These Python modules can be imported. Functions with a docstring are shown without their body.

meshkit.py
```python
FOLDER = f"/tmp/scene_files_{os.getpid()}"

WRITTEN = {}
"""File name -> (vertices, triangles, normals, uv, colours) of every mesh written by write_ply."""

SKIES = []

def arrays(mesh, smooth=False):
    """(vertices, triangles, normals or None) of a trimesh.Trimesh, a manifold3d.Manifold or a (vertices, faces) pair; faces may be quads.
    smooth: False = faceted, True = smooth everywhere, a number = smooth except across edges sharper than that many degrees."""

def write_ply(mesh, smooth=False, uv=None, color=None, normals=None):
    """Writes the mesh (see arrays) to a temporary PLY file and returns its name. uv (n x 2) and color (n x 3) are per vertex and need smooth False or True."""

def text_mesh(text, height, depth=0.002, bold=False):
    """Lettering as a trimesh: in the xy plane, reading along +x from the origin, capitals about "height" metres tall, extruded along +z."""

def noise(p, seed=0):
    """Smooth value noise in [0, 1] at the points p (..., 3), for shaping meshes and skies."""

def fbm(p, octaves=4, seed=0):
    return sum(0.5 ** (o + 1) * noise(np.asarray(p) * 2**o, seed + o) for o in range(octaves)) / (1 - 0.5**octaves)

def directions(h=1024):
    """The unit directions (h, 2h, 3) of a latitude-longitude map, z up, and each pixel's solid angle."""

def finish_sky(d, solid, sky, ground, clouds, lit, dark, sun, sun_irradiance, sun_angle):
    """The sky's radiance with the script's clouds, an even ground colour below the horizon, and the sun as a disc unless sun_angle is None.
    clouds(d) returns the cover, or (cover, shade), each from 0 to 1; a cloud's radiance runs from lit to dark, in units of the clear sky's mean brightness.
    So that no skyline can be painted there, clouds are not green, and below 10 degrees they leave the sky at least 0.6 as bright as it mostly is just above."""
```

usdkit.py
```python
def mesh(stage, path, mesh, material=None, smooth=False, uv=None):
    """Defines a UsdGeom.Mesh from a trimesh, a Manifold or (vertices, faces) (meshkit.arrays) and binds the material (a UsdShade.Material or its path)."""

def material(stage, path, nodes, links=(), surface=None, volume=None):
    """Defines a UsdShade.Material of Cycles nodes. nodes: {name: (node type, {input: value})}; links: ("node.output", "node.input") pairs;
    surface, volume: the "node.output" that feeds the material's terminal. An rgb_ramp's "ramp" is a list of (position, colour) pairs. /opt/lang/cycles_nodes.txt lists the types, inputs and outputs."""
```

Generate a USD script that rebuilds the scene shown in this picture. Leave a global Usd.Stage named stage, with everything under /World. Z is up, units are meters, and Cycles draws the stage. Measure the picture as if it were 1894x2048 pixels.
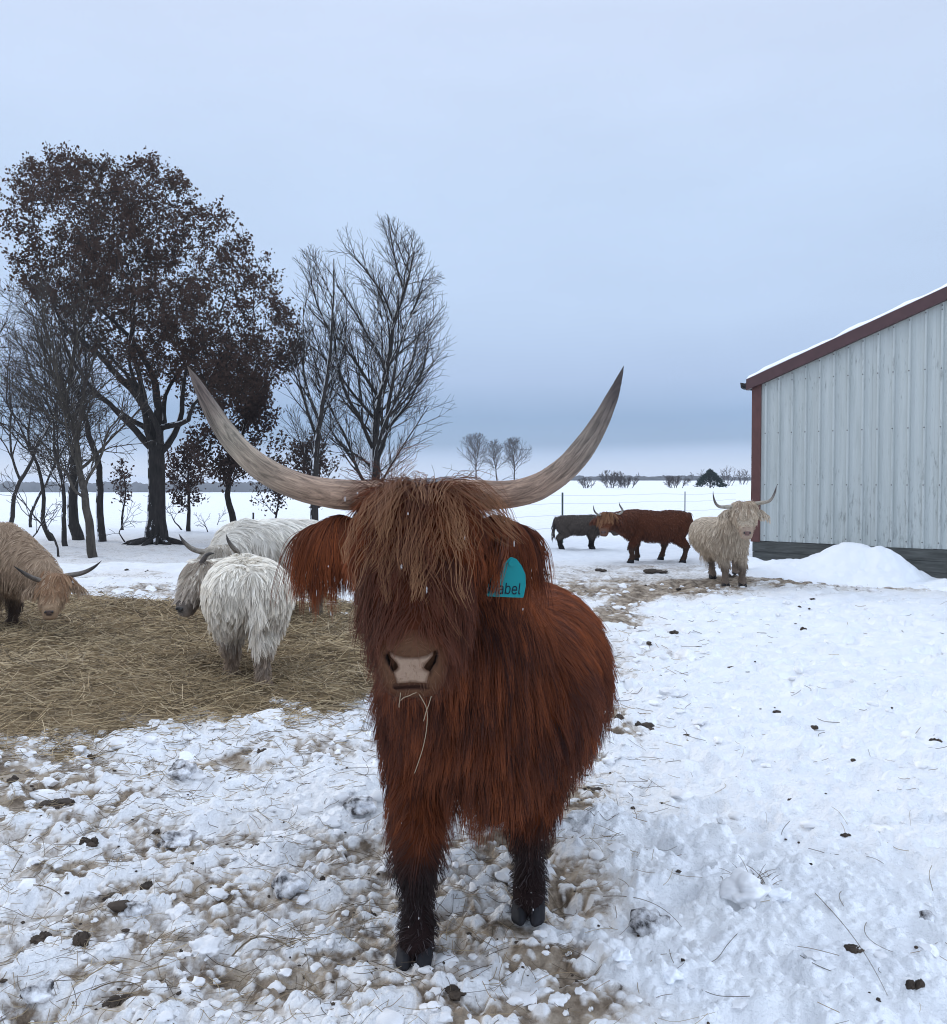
import math
import numpy as np, trimesh, usdkit, meshkit
import manifold3d as mf
from scipy.spatial import cKDTree
from shapely.geometry import Polygon, Point
import shapely
from pxr import Usd, UsdGeom, UsdLux, UsdShade, Sdf, Vt, Gf

stage = Usd.Stage.CreateInMemory()
UsdGeom.Xform.Define(stage, '/World')
stage.SetDefaultPrim(stage.GetPrimAtPath('/World'))

# ------------------------------------------------------------------ camera, sky, sun, exposure
EYE = 1.45
FOCAL = 1859.0            # in pixels of the 1894 x 2048 photograph
HORIZON = 962.0
PITCH = math.degrees(math.atan((1024 - HORIZON) / FOCAL))
cam = UsdGeom.Camera.Define(stage, '/World/camera')
cam.CreateHorizontalApertureAttr(36.0)
cam.CreateFocalLengthAttr(FOCAL / 1894 * 36)
cam.CreateClippingRangeAttr((0.05, 20000.0))
cam.CreateExposureAttr(0.10)
cam.AddTranslateOp().Set((0, 0, EYE))
cam.AddRotateXOp().Set(90 - PITCH)

SUN_EL, SUN_AZ = math.radians(27), math.radians(-62)     # azimuth measured from +y towards +x
sky_mat = usdkit.material(stage, '/World/Looks/sky', {
    "tc": ("texture_coordinate", {}),
    "sep": ("separate_xyz", {}),
    "map": ("mapping", {"scale": (1.0, 1.0, 3.2)}),
    "n": ("noise_texture", {"scale": 1.3, "detail": 4, "roughness": 0.5, "distortion": 0.5}),
    "n0": ("math", {"math_type": "subtract", "value2": 0.5}),
    "n1": ("math", {"math_type": "multiply", "value2": 0.045}),
    "add": ("math", {"math_type": "add"}),
    "r": ("rgb_ramp", {"ramp": [(0.0, (6.6, 7.3, 8.8)), (0.014, (5.8, 6.9, 8.8)), (0.030, (4.6, 5.9, 8.2)), (0.042, (3.1, 4.4, 6.5)), (0.070, (3.0, 4.35, 6.6)),
                                (0.115, (4.2, 5.45, 7.8)), (0.18, (5.0, 6.35, 8.6)), (0.30, (5.45, 6.8, 9.0)), (0.44, (6.1, 7.2, 9.3)), (0.60, (8.4, 9.7, 12.0)), (1.0, (11.2, 12.9, 15.8))]}),
    "st": ("sky_texture", {"sky_type": "single_scattering", "sun_disc": False, "sun_elevation": SUN_EL, "sun_rotation": SUN_AZ}),
    "n2": ("noise_texture", {"scale": 2.2, "detail": 5, "roughness": 0.55}),
    "mr": ("map_range", {"from_min": 0.3, "from_max": 0.7, "to_min": 0.95, "to_max": 1.05}),
    "tint": ("vector_math", {"math_type": "scale"}),
    "mix": ("mix", {"fac": 0.94}),
    "bg": ("background_shader", {"strength": 0.1})},
    [("tc.generated", "sep.vector"), ("tc.generated", "map.vector"), ("map.vector", "n.vector"), ("map.vector", "n2.vector"), ("n.fac", "n0.value1"), ("n0.value", "n1.value1"),
     ("sep.z", "add.value1"), ("n1.value", "add.value2"), ("add.value", "r.fac"), ("n2.fac", "mr.value"), ("r.color", "tint.vector1"), ("mr.result", "tint.scale"),
     ("st.color", "mix.color1"), ("tint.vector", "mix.color2"), ("mix.color", "bg.color")], surface="bg.background")
dome = UsdLux.DomeLight.Define(stage, '/World/sky')
UsdShade.MaterialBindingAPI.Apply(dome.GetPrim()).Bind(sky_mat)
dome.GetPrim().SetCustomDataByKey('kind', 'structure')
sun = UsdLux.DistantLight.Define(stage, '/World/sun')
sun.CreateNormalizeAttr(True)
sun.CreateIntensityAttr(0.26)
sun.CreateAngleAttr(22.0)
sun.CreateColorAttr((1.0, 0.97, 0.93))
_d = Gf.Vec3d(math.sin(SUN_AZ) * math.cos(SUN_EL), math.cos(SUN_AZ) * math.cos(SUN_EL), math.sin(SUN_EL))
sun.AddOrientOp(UsdGeom.XformOp.PrecisionDouble).Set(Gf.Rotation(Gf.Vec3d(0, 0, 1), _d).GetQuat())

# ------------------------------------------------------------------ helpers
def at(u, v, d):
    """The point at d metres along +y that the photograph shows at pixel (u, v)."""
    return np.array([(u - 947) / FOCAL * d, d, EYE - (v - HORIZON) / FOCAL * d])

names = {}
def numbered(parent, name):
    k = names.get((parent, name), 0)
    names[(parent, name)] = k + 1
    return f"{parent}/{name}" + (f"_{k:03d}" if k else "")

def tag(p, label=None, cat=None, group=None, kind=None):
    p = p.GetPrim() if hasattr(p, 'GetPrim') else p
    for k, v in (('label', label), ('category', cat), ('group', group), ('kind', kind)):
        if v:
            p.SetCustomDataByKey(k, v)
    return p

def thing(name, loc, label=None, cat=None, group=None, kind=None):
    x = UsdGeom.Xform.Define(stage, numbered('/World', name))
    x.AddTranslateOp().Set(tuple(map(float, loc)))
    return tag(x, label, cat, group, kind)

def path_of(parent):
    return '/World' if parent is None else str(parent.GetPath())

def obj(name, mesh, mat, parent=None, smooth=False, prim=None, **t):
    m = usdkit.mesh(stage, numbered(path_of(parent), name), mesh, mat, smooth=smooth)
    for k, a in (prim or {}).items():
        a = np.asarray(a, np.float32)
        if a.ndim == 1:
            UsdGeom.PrimvarsAPI(m).CreatePrimvar(k, Sdf.ValueTypeNames.FloatArray, 'vertex').Set(Vt.FloatArray.FromNumpy(a))
        else:
            UsdGeom.PrimvarsAPI(m).CreatePrimvar(k, Sdf.ValueTypeNames.Color3fArray, 'vertex').Set(Vt.Vec3fArray.FromNumpy(a))
    tag(m, **t)
    return m.GetPrim()

def curves(name, P, W, C, mat, parent=None, **t):
    """P (n, k, 3), W (n, k) widths, C (n, k, 3) colours."""
    n, k = P.shape[:2]
    c = UsdGeom.BasisCurves.Define(stage, numbered(path_of(parent), name))
    c.CreateTypeAttr('linear')
    c.CreatePointsAttr(Vt.Vec3fArray.FromNumpy(P.reshape(-1, 3).astype(np.float32)))
    c.CreateCurveVertexCountsAttr(Vt.IntArray.FromNumpy(np.full(n, k, np.int32)))
    c.CreateWidthsAttr(Vt.FloatArray.FromNumpy(np.ascontiguousarray(np.broadcast_to(W, (n, k))).ravel().astype(np.float32)))
    c.SetWidthsInterpolation('vertex')
    UsdGeom.PrimvarsAPI(c).CreatePrimvar('hairColor', Sdf.ValueTypeNames.Color3fArray, 'vertex').Set(Vt.Vec3fArray.FromNumpy(np.ascontiguousarray(np.broadcast_to(C, (n, k, 3))).reshape(-1, 3).astype(np.float32)))
    UsdShade.MaterialBindingAPI.Apply(c.GetPrim()).Bind(mat)
    tag(c, **t)
    return c.GetPrim()

def unit(v):
    v = np.asarray(v, float)
    return v / (np.linalg.norm(v, axis=-1, keepdims=True) + 1e-12)

def smoothstep(a, b, x):
    t = np.clip((x - a) / (b - a), 0, 1)
    return t * t * (3 - 2 * t)

def tube(pts, rad, sides=6, cap=True):
    """A tapered tube through pts."""
    p = np.asarray(pts, float)
    r = np.broadcast_to(np.asarray(rad, float), (len(p),))
    t = unit(np.gradient(p, axis=0))
    ref = np.array([0.31, 0.23, 0.92]) if abs(t[:, 2]).mean() < 0.8 else np.array([0.97, 0.2, 0.1])
    a = unit(np.cross(t, ref))
    b = np.cross(t, a)
    ang = np.arange(sides) * 2 * np.pi / sides
    v = (p[:, None] + r[:, None, None] * (np.cos(ang)[None, :, None] * a[:, None] + np.sin(ang)[None, :, None] * b[:, None])).reshape(-1, 3)
    i, j = np.meshgrid(np.arange(len(p) - 1), np.arange(sides), indexing='ij')
    q = np.stack([i * sides + j, i * sides + (j + 1) % sides, (i + 1) * sides + (j + 1) % sides, (i + 1) * sides + j], -1).reshape(-1, 4)
    f = np.vstack([q[:, [0, 1, 2]], q[:, [0, 2, 3]]])
    if cap:
        n = len(v)
        v = np.vstack([v, p[:1], p[-1:]])
        k = np.arange(sides)
        f = np.vstack([f, np.stack([np.full(sides, n), (k + 1) % sides, k], 1), np.stack([np.full(sides, n + 1), n - sides + k, n - sides + (k + 1) % sides], 1)])
    return v, f

def join(parts):
    vs, fs, n = [], [], 0
    for v, f in parts:
        vs.append(v); fs.append(np.asarray(f) + n); n += len(v)
    return np.vstack(vs), np.vstack(fs)

def box(lo, hi):
    lo, hi = np.asarray(lo, float), np.asarray(hi, float)
    m = trimesh.creation.box(hi - lo)
    m.apply_translation((lo + hi) / 2)
    return np.array(m.vertices), np.array(m.faces)

ICO1, ICO2 = trimesh.creation.icosphere(1), trimesh.creation.icosphere(2)
def lump(c, size, seed, rough=0.35, ico=ICO2, freq=2.2):
    v = np.array(ico.vertices)
    s = 1 + rough * 2 * (meshkit.fbm(v * freq + seed * 7.3, 3, seed) - 0.5)
    return v * s[:, None] * np.asarray(size) + np.asarray(c), np.array(ico.faces)

# ------------------------------------------------------------------ ground shape
def terrain(x, y):
    """The lie of the land without its small bumps."""
    x, y = np.asarray(x, float), np.asarray(y, float)
    r = np.hypot(x, y)
    ang = np.where(y > 0, x / np.maximum(y, 0.5), np.sign(x) * 2.0)
    left = smoothstep(0.05, -0.12, ang)
    zr = np.interp(r, [0, 30, 70, 110, 132, 200, 300, 600, 3000], [0, 0, .28, .62, .50, .98, 1.5, 1.7, 1.7])
    zl = np.interp(r, [0, 30, 100, 200, 800, 3000], [0, 0, -.4, -1.5, -8.4, -8.4])
    z = left * zl + (1 - left) * zr
    edge = 16.4 + 0.35 * (meshkit.noise(np.stack([x * 0.5, y * 0, x * 0], -1), 3) - 0.5)
    z = z - 0.18 * smoothstep(0, 0.5, y - edge) * smoothstep(-0.5, -3.0, x) * smoothstep(60, 30, r)
    return z

def ground_at(u, v):
    d = EYE * FOCAL / max(v - HORIZON, 4)
    for _ in range(12):
        x = (u - 947) / FOCAL * d
        d = (EYE - float(terrain(x, d))) * FOCAL / max(v - HORIZON, 4)
    return np.array([(u - 947) / FOCAL * d, d, float(terrain((u - 947) / FOCAL * d, d))])

def poly_ground(pts):
    return Polygon([ground_at(u, v)[:2] for u, v in pts])

hay_poly = poly_ground([(-330, 1186), (0, 1192), (130, 1198), (330, 1203), (590, 1200), (720, 1215), (850, 1270), (830, 1340), (735, 1395), (620, 1425), (450, 1452), (330, 1470), (120, 1495), (-100, 1500), (-400, 1480)])
clean_poly = poly_ground([(1390, 2300), (1320, 2040), (1255, 1830), (1215, 1700), (1270, 1540), (1330, 1440), (1345, 1300), (1360, 1210), (1480, 1178), (1900, 1178), (2600, 1178), (2900, 2300)])
def signed(poly, x, y):
    """Metres inside (+) or outside (-) the polygon."""
    b = poly.exterior
    s = np.array([b.interpolate(t).coords[0] for t in np.arange(0, b.length, 0.12)])
    d, _ = cKDTree(s).query(np.stack([x, y], -1))
    ins = shapely.contains_xy(poly, x, y)
    return np.where(ins, d, -d)

def cells(x, y, c, seed, keep, rlo, rhi):
    """One round bump of radius rlo to rhi (in cells, at most 1) in a share of the cells of a jittered grid: (1 - (d / r)^2 of the nearest, its radius)."""
    i0, j0 = np.floor(x / c).astype(np.int64), np.floor(y / c).astype(np.int64)
    best, rad = np.zeros_like(x), np.full_like(x, rlo * c)
    for di in (-1, 0, 1):
        for dj in (-1, 0, 1):
            i, j = i0 + di, j0 + dj
            h = (i * 374761393 + j * 668265263 + seed * 1442695041) & 0xFFFFFFFF
            h = ((h ^ (h >> 13)) * 1274126177) & 0xFFFFFFFF
            h = h ^ (h >> 16)
            a, b, k, r = ((h >> 0) & 255) / 255.0, ((h >> 8) & 255) / 255.0, ((h >> 16) & 255) / 255.0, ((h >> 24) & 255) / 255.0
            rr = (rlo + (rhi - rlo) * r * r) * c
            ex = 0.75 + 0.5 * b
            g = np.where(k < keep, 1 - (((x - (i + a) * c) * ex) ** 2 + ((y - (j + b) * c) / ex) ** 2) / rr ** 2, 0)
            m = g * rr > best * rad
            best, rad = np.where(m, g, best), np.where(m, rr, rad)
    return np.maximum(best, 0), rad

def masks(x, y):
    q = np.stack([x, y, x * 0], -1)
    wob = 0.5 * (meshkit.fbm(q * 1.1, 3, 5) - 0.5)
    hay = smoothstep(-0.35, 0.55, signed(hay_poly, x + wob, y + wob * 1.3) + 0.9 * (meshkit.fbm(q * 2.3, 3, 15) - .5))
    clean = smoothstep(-0.45, 0.5, signed(clean_poly, x + wob * 1.5, y + wob))
    return hay, clean

def detail(x, y):
    r = np.hypot(x, y)
    hay, clean = masks(x, y)
    q = np.stack([x, y, x * 0], -1)
    h = 0.05 * (meshkit.fbm(q * 0.7, 3, 1) - 0.5) + 0.085 * (meshkit.fbm(q * 3.3, 3, 2) - 0.5)
    tr = 1 - 0.72 * clean
    near = smoothstep(22, 10, r)
    h = h + near * 0.048 * tr * (meshkit.fbm(q * 9.0, 4, 4) - 0.5)
    h = h + near * 0.013 * (meshkit.fbm(q * 26.0, 3, 6) - 0.5) * (1 - 0.3 * clean)
    wx, wy = x + 0.05 * (meshkit.fbm(q * 7.0, 2, 51) - .5), y + 0.05 * (meshkit.fbm(q * 7.0, 2, 52) - .5)
    clod = np.zeros_like(x)
    for c, sd, kp, hi, far in ((0.24, 1, 0.16, 0.26, 22), (0.125, 2, 0.36, 0.40, 18), (0.065, 3, 0.62, 0.56, 11), (0.034, 4, 0.68, 0.72, 6.5)):
        g, rr = cells(wx, wy, c, sd, kp * (tr * .30 + .70) + 0.05, 0.3, 0.62)
        b = smoothstep(far, far * .55, r) * hi * rr * g ** 0.75
        h, clod = h + b, clod + b
    detail.clod = clod
    g, rr = cells(wx, wy, 0.40, 9, 0.8, 0.22, 0.36)
    h = h - near * 0.080 * smoothstep(0, .8, g) * (0.35 + 0.65 * clean)
    g, rr = cells(wx, wy, 0.20, 10, 0.5, 0.25, 0.42)
    h = h - near * 0.036 * smoothstep(0, .9, g)
    return h * smoothstep(45, 20, r) * (1 - 0.5 * hay)

def ground_h(x, y):
    x, y = np.atleast_1d(np.asarray(x, float)), np.atleast_1d(np.asarray(y, float))
    return terrain(x, y) + detail(x, y)

# ------------------------------------------------------------------ materials
def mat(name, nodes, links, surface="p.BSDF"):
    return usdkit.material(stage, '/World/Looks/' + name, nodes, links, surface=surface)

def plain(name, col, rough=0.6, spec=0.4, scale=6.0, vary=0.35, bump=0.3, dist=0.01, stretch=(1, 1, 1)):
    a = tuple(c * (1 - vary) for c in col)
    b = tuple(min(c * (1 + vary), 1) for c in col)
    return mat(name, {"tc": ("texture_coordinate", {}), "m": ("mapping", {"scale": stretch}), "n": ("noise_texture", {"scale": scale, "detail": 5, "roughness": 0.6}),
                      "r": ("rgb_ramp", {"ramp": [(0.25, a), (0.5, col), (0.75, b)]}), "b": ("bump", {"strength": bump, "distance": dist}),
                      "p": ("principled_bsdf", {"roughness": rough, "specular_ior_level": spec})},
               [("tc.object", "m.vector"), ("m.vector", "n.vector"), ("n.fac", "r.fac"), ("r.color", "p.base_color"), ("n.fac", "b.height"), ("b.normal", "p.normal")])

hair_mat = mat('hair', {"a": ("attribute", {"attribute": "hairColor"}), "p": ("principled_bsdf", {"roughness": 0.55, "specular_ior_level": 0.25})}, [("a.color", "p.base_color")])
straw_mat = mat('straw', {"a": ("attribute", {"attribute": "hairColor"}), "p": ("principled_bsdf", {"roughness": 0.6, "specular_ior_level": 0.3})}, [("a.color", "p.base_color")])
M_snow = mat('snow', {
    "g": ("geometry", {}), "dirt_shade": ("attribute", {"attribute": "dirt_shade"}),
    "n1": ("noise_texture", {"scale": 26.0, "detail": 6, "roughness": 0.62}), "n2": ("noise_texture", {"scale": 4.2, "detail": 4, "roughness": 0.55}),
    "n3": ("noise_texture", {"scale": 75.0, "detail": 4, "roughness": 0.6}), "n4": ("noise_texture", {"scale": 9.0, "detail": 5, "roughness": 0.6}),
    "s1": ("math", {"math_type": "multiply", "value2": 0.55}), "s2": ("math", {"math_type": "multiply_add", "value2": 0.45}),
    "d1": ("math", {"math_type": "multiply_add", "value2": 0.45}), "mr": ("map_range", {"from_min": 0.72, "from_max": 0.95, "to_min": 0.0, "to_max": 1.0, "clamp": True}),
    "dr": ("rgb_ramp", {"ramp": [(0.30, (0.075, 0.053, 0.038)), (0.44, (0.20, 0.15, 0.105)), (0.58, (0.40, 0.325, 0.245)), (0.8, (0.56, 0.48, 0.39))]}),
    "sr": ("rgb_ramp", {"ramp": [(0.3, (0.81, 0.825, 0.85)), (0.6, (0.89, 0.90, 0.91))]}),
    "tr": ("mix", {"color2": (0.66, 0.56, 0.455)}), "tm": ("math", {"math_type": "multiply", "value2": 0.50}),
    "mx": ("mix", {}), "sp": ("map_range", {"from_min": 0.655, "from_max": 0.70, "to_min": 0, "to_max": 1, "clamp": True}), "spd": ("math", {"math_type": "multiply"}),
    "mx2": ("mix", {"color2": (0.05, 0.037, 0.028)}),
    "ba": ("math", {"math_type": "add"}), "b": ("bump", {"strength": 0.9, "distance": 0.016}), "p": ("principled_bsdf", {"roughness": 0.75, "specular_ior_level": 0.25})},
    [("g.position", "n1.vector"), ("g.position", "n2.vector"), ("g.position", "n3.vector"), ("g.position", "n4.vector"),
     ("n1.fac", "s1.value1"), ("n2.fac", "s2.value1"), ("s1.value", "s2.value3"), ("dirt_shade.fac", "d1.value1"), ("s2.value", "d1.value3"), ("d1.value", "mr.value"),
     ("n4.fac", "dr.fac"), ("n2.fac", "sr.fac"), ("dirt_shade.fac", "tm.value1"), ("tm.value", "tr.fac"), ("sr.color", "tr.color1"), ("tr.color", "mx.color1"), ("dr.color", "mx.color2"), ("mr.result", "mx.fac"),
     ("n1.fac", "sp.value"), ("sp.result", "spd.value1"), ("dirt_shade.fac", "spd.value2"), ("spd.value", "mx2.fac"), ("mx.color", "mx2.color1"), ("mx2.color", "p.base_color"),
     ("n1.fac", "ba.value1"), ("n3.fac", "ba.value2"), ("ba.value", "b.height"), ("b.normal", "p.normal")])
M_pile = plain('pile_snow', (0.86, 0.875, 0.90), 0.7, 0.25, 3.0, 0.03, 0.25, 0.02)
M_clod = plain('clod_snow', (0.78, 0.77, 0.765), 0.75, 0.25, 9.0, 0.22, 0.4, 0.01)
M_dung = plain('dung', (0.050, 0.036, 0.026), 0.75, 0.25, 14.0, 0.7, 0.6, 0.01)
M_haymat = plain('hay_mat', (0.20, 0.142, 0.078), 0.85, 0.15, 7.0, 0.6, 0.8, 0.03)

def bark(name, col, snow_side=0.5, snow_top=0.4, scale=14.0):
    """Bark with snow plastered on its windward side and lying along the tops of limbs."""
    return mat(name, {
        "g": ("geometry", {}), "m": ("mapping", {"scale": (1, 1, 0.22)}), "n": ("noise_texture", {"scale": scale, "detail": 5, "roughness": 0.65}), "n2": ("noise_texture", {"scale": 5.0, "detail": 4, "roughness": 0.65}),
        "r": ("rgb_ramp", {"ramp": [(0.3, tuple(c * 0.45 for c in col)), (0.55, col), (0.75, tuple(c * 1.7 for c in col))]}),
        "dot": ("vector_math", {"math_type": "dot_product", "vector2": tuple(unit((-0.75, -0.35, 0.55)))}),
        "ad": ("math", {"math_type": "add"}), "mr": ("map_range", {"from_min": 1.62 - 0.5 * snow_side, "from_max": 1.70 - 0.5 * snow_side, "to_min": 0.0, "to_max": 1.0, "clamp": True}),
        "mx": ("mix", {"color2": (0.78, 0.80, 0.84)}), "b": ("bump", {"strength": 0.8, "distance": 0.02}), "p": ("principled_bsdf", {"roughness": 0.85, "specular_ior_level": 0.2})},
        [("g.position", "m.vector"), ("m.vector", "n.vector"), ("g.position", "n2.vector"), ("n.fac", "r.fac"), ("g.true_normal", "dot.vector1"), ("dot.value", "ad.value1"), ("n2.fac", "ad.value2"),
         ("ad.value", "mr.value"), ("r.color", "mx.color1"), ("mr.result", "mx.fac"), ("mx.color", "p.base_color"), ("n.fac", "b.height"), ("b.normal", "p.normal")])
M_oakbark = bark('oak_bark', (0.030, 0.026, 0.024), 0.62)
M_bark = bark('dark_bark', (0.036, 0.031, 0.028), 0.80)
M_olive = bark('olive_bark', (0.062, 0.052, 0.042), 0.4)
M_twig = mat('twig', {"p": ("principled_bsdf", {"base_color": (0.040, 0.032, 0.028), "roughness": 0.8, "specular_ior_level": 0.2})}, [])
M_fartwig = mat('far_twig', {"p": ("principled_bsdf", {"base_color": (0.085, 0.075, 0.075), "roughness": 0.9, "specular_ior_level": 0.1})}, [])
def leaf_mat(name, a, b, c):
    return mat(name, {"g": ("geometry", {}), "r": ("rgb_ramp", {"ramp": [(0.0, a), (0.5, b), (1.0, c)]}), "p": ("principled_bsdf", {"roughness": 0.7, "specular_ior_level": 0.2}),
                      "t": ("translucent_bsdf", {}), "mx": ("mix_closure", {"fac": 0.25})},
               [("g.random_per_island", "r.fac"), ("r.color", "p.base_color"), ("r.color", "t.color"), ("p.BSDF", "mx.closure1"), ("t.BSDF", "mx.closure2")], "mx.closure")
M_leaf = leaf_mat('oak_leaf', (0.070, 0.043, 0.033), (0.14, 0.080, 0.055), (0.30, 0.145, 0.075))
M_rust = leaf_mat('rust_leaf', (0.060, 0.038, 0.032), (0.13, 0.075, 0.055), (0.26, 0.13, 0.078))
M_conifer = plain('conifer', (0.022, 0.040, 0.034), 0.8, 0.2, 3.0, 0.4, 0.0)
M_farwood = plain("far_wood", (0.07, 0.068, 0.07), 1.0, 0.05, 0.08, 0.35, 0.0)

# ------------------------------------------------------------------ snowy ground: one sheet out to the horizon
def build_ground():
    th = np.concatenate([np.linspace(-180, -40, 40)[:-1], np.linspace(-40, -31, 40)[:-1], np.linspace(-31, 31, 600), np.linspace(31, 40, 40)[1:], np.linspace(40, 180, 40)[1:-1]])
    th = np.radians(th)
    rad = np.concatenate([np.linspace(0.25, 1.9, 14)[:-1], 1.9 * np.exp(np.linspace(0, 1, 520) * np.log(8 / 1.9)), 8 * np.exp(np.linspace(0, 1, 140)[1:] * np.log(14 / 8)), 14 * np.exp(np.linspace(0, 1, 150)[1:] * np.log(60 / 14)), 60 * np.exp(np.linspace(0, 1, 60)[1:] * np.log(4000 / 60))])
    R, T = np.meshgrid(rad, th, indexing='ij')
    x, y = (R * np.sin(T)).ravel(), (R * np.cos(T)).ravel()
    z = ground_h(x, y)
    high = smoothstep(0.002, 0.020, detail.clod)
    hay, clean = masks(x, y)
    r = R.ravel()
    q = np.stack([x, y, x * 0], -1)
    patch = meshkit.fbm(q * 0.9, 3, 8)
    dirt_shade = (1 - clean) * (0.28 + 0.36 * smoothstep(0.42, 0.66, patch)) * smoothstep(19, 13, r)
    spots = np.zeros_like(x)
    for u, w, rx, ry, k in [(110, 1605, .55, .45, .75), (20, 1560, .4, .35, .8), (330, 1690, .30, .16, .6), (420, 1800, .42, .22, .62), (300, 1840, .25, .18, .5), (250, 2015, .2, .1, .7), (560, 1975, .25, .16, .7), (900, 1960, .42, .16, .62), (1000, 2040, .3, .12, .7),
                            (1130, 1780, .22, .35, .8), (1090, 1930, .20, .2, .85), (1040, 1700, .25, .3, .8), (1205, 1440, .24, .7, .8), (1180, 1320, .3, 1.0, .85), (1160, 1600, .2, .35, .75), (1215, 1235, .5, 1.0, .8), (1020, 1860, .2, .2, .7), (600, 1500, .5, .3, .55), (150, 1745, .3, .15, .6), (700, 1780, .25, .16, .55), (480, 1530, .6, .25, .6), (780, 2000, .3, .14, .75), (460, 1950, .2, .1, .7), (1150, 2020, .2, .15, .8)]:
        g = ground_at(u, w)
        spots = np.maximum(spots, k * np.exp(-((x - g[0]) / rx) ** 2 - ((y - g[1]) / ry) ** 2))
    dirt_shade = np.maximum(dirt_shade, 1.25 * spots * (0.75 + 0.5 * meshkit.fbm(q * 4.0, 3, 12)))
    dirt_shade = dirt_shade * (1.35 - 0.95 * high)
    dirt_shade = dirt_shade + 0.35 * smoothstep(19, 13.5, r) * smoothstep(11.0, 12.2, y) * smoothstep(-0.5, 0.8, x)     # trodden yard behind
    path = signed(poly_ground([(1190, 1240), (1230, 1185), (1330, 1162), (1500, 1150), (1530, 1165), (1450, 1176), (1330, 1195), (1260, 1225)]), x, y)
    dirt_shade = np.maximum(dirt_shade, smoothstep(-0.3, 0.25, path) * 1.25)
    strip = smoothstep(0.9, 0.2, np.abs(y - 12.6 - 0.06 * x)) * smoothstep(-0.8, -1.8, x)
    dirt_shade = np.maximum(dirt_shade, strip * 0.55)
    bank_shade = smoothstep(16.6, 17.4, y) * smoothstep(34, 26, r) * smoothstep(-0.5, -3.0, x)
    dirt_shade = np.where(bank_shade > 0.01, np.maximum(dirt_shade * (1 - bank_shade), bank_shade * 0.5), dirt_shade)  # shade under the trees painted into the snow colour of the bank
    dirt_shade = np.maximum(dirt_shade, 0.05 * smoothstep(40, 10, r) + 0.06 * clean * smoothstep(14, 4, r))
    dirt_shade = np.maximum(dirt_shade, hay * 0.9)
    n, m = R.shape
    i, j = np.meshgrid(np.arange(n - 1), np.arange(m), indexing='ij')
    jn = (j + 1) % m
    quad = np.stack([i * m + j, i * m + jn, (i + 1) * m + jn, (i + 1) * m + j], -1).reshape(-1, 4)
    v = np.stack([x, y, z], 1)
    f = np.vstack([quad[:, [0, 2, 1]], quad[:, [0, 3, 2]]])
    v = np.vstack([v, [[0, 0, z[:m].mean()]]])
    k = np.arange(m)
    f = np.vstack([f, np.stack([np.full(m, len(v) - 1), (k + 1) % m, k], 1)])
    obj('snowy_ground', (v, f), M_snow, None, smooth=True, prim={'dirt_shade': np.append(dirt_shade, 0.4)}, kind='structure', label='trampled snow of the farmyard running out to white fields')
build_ground()

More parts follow.
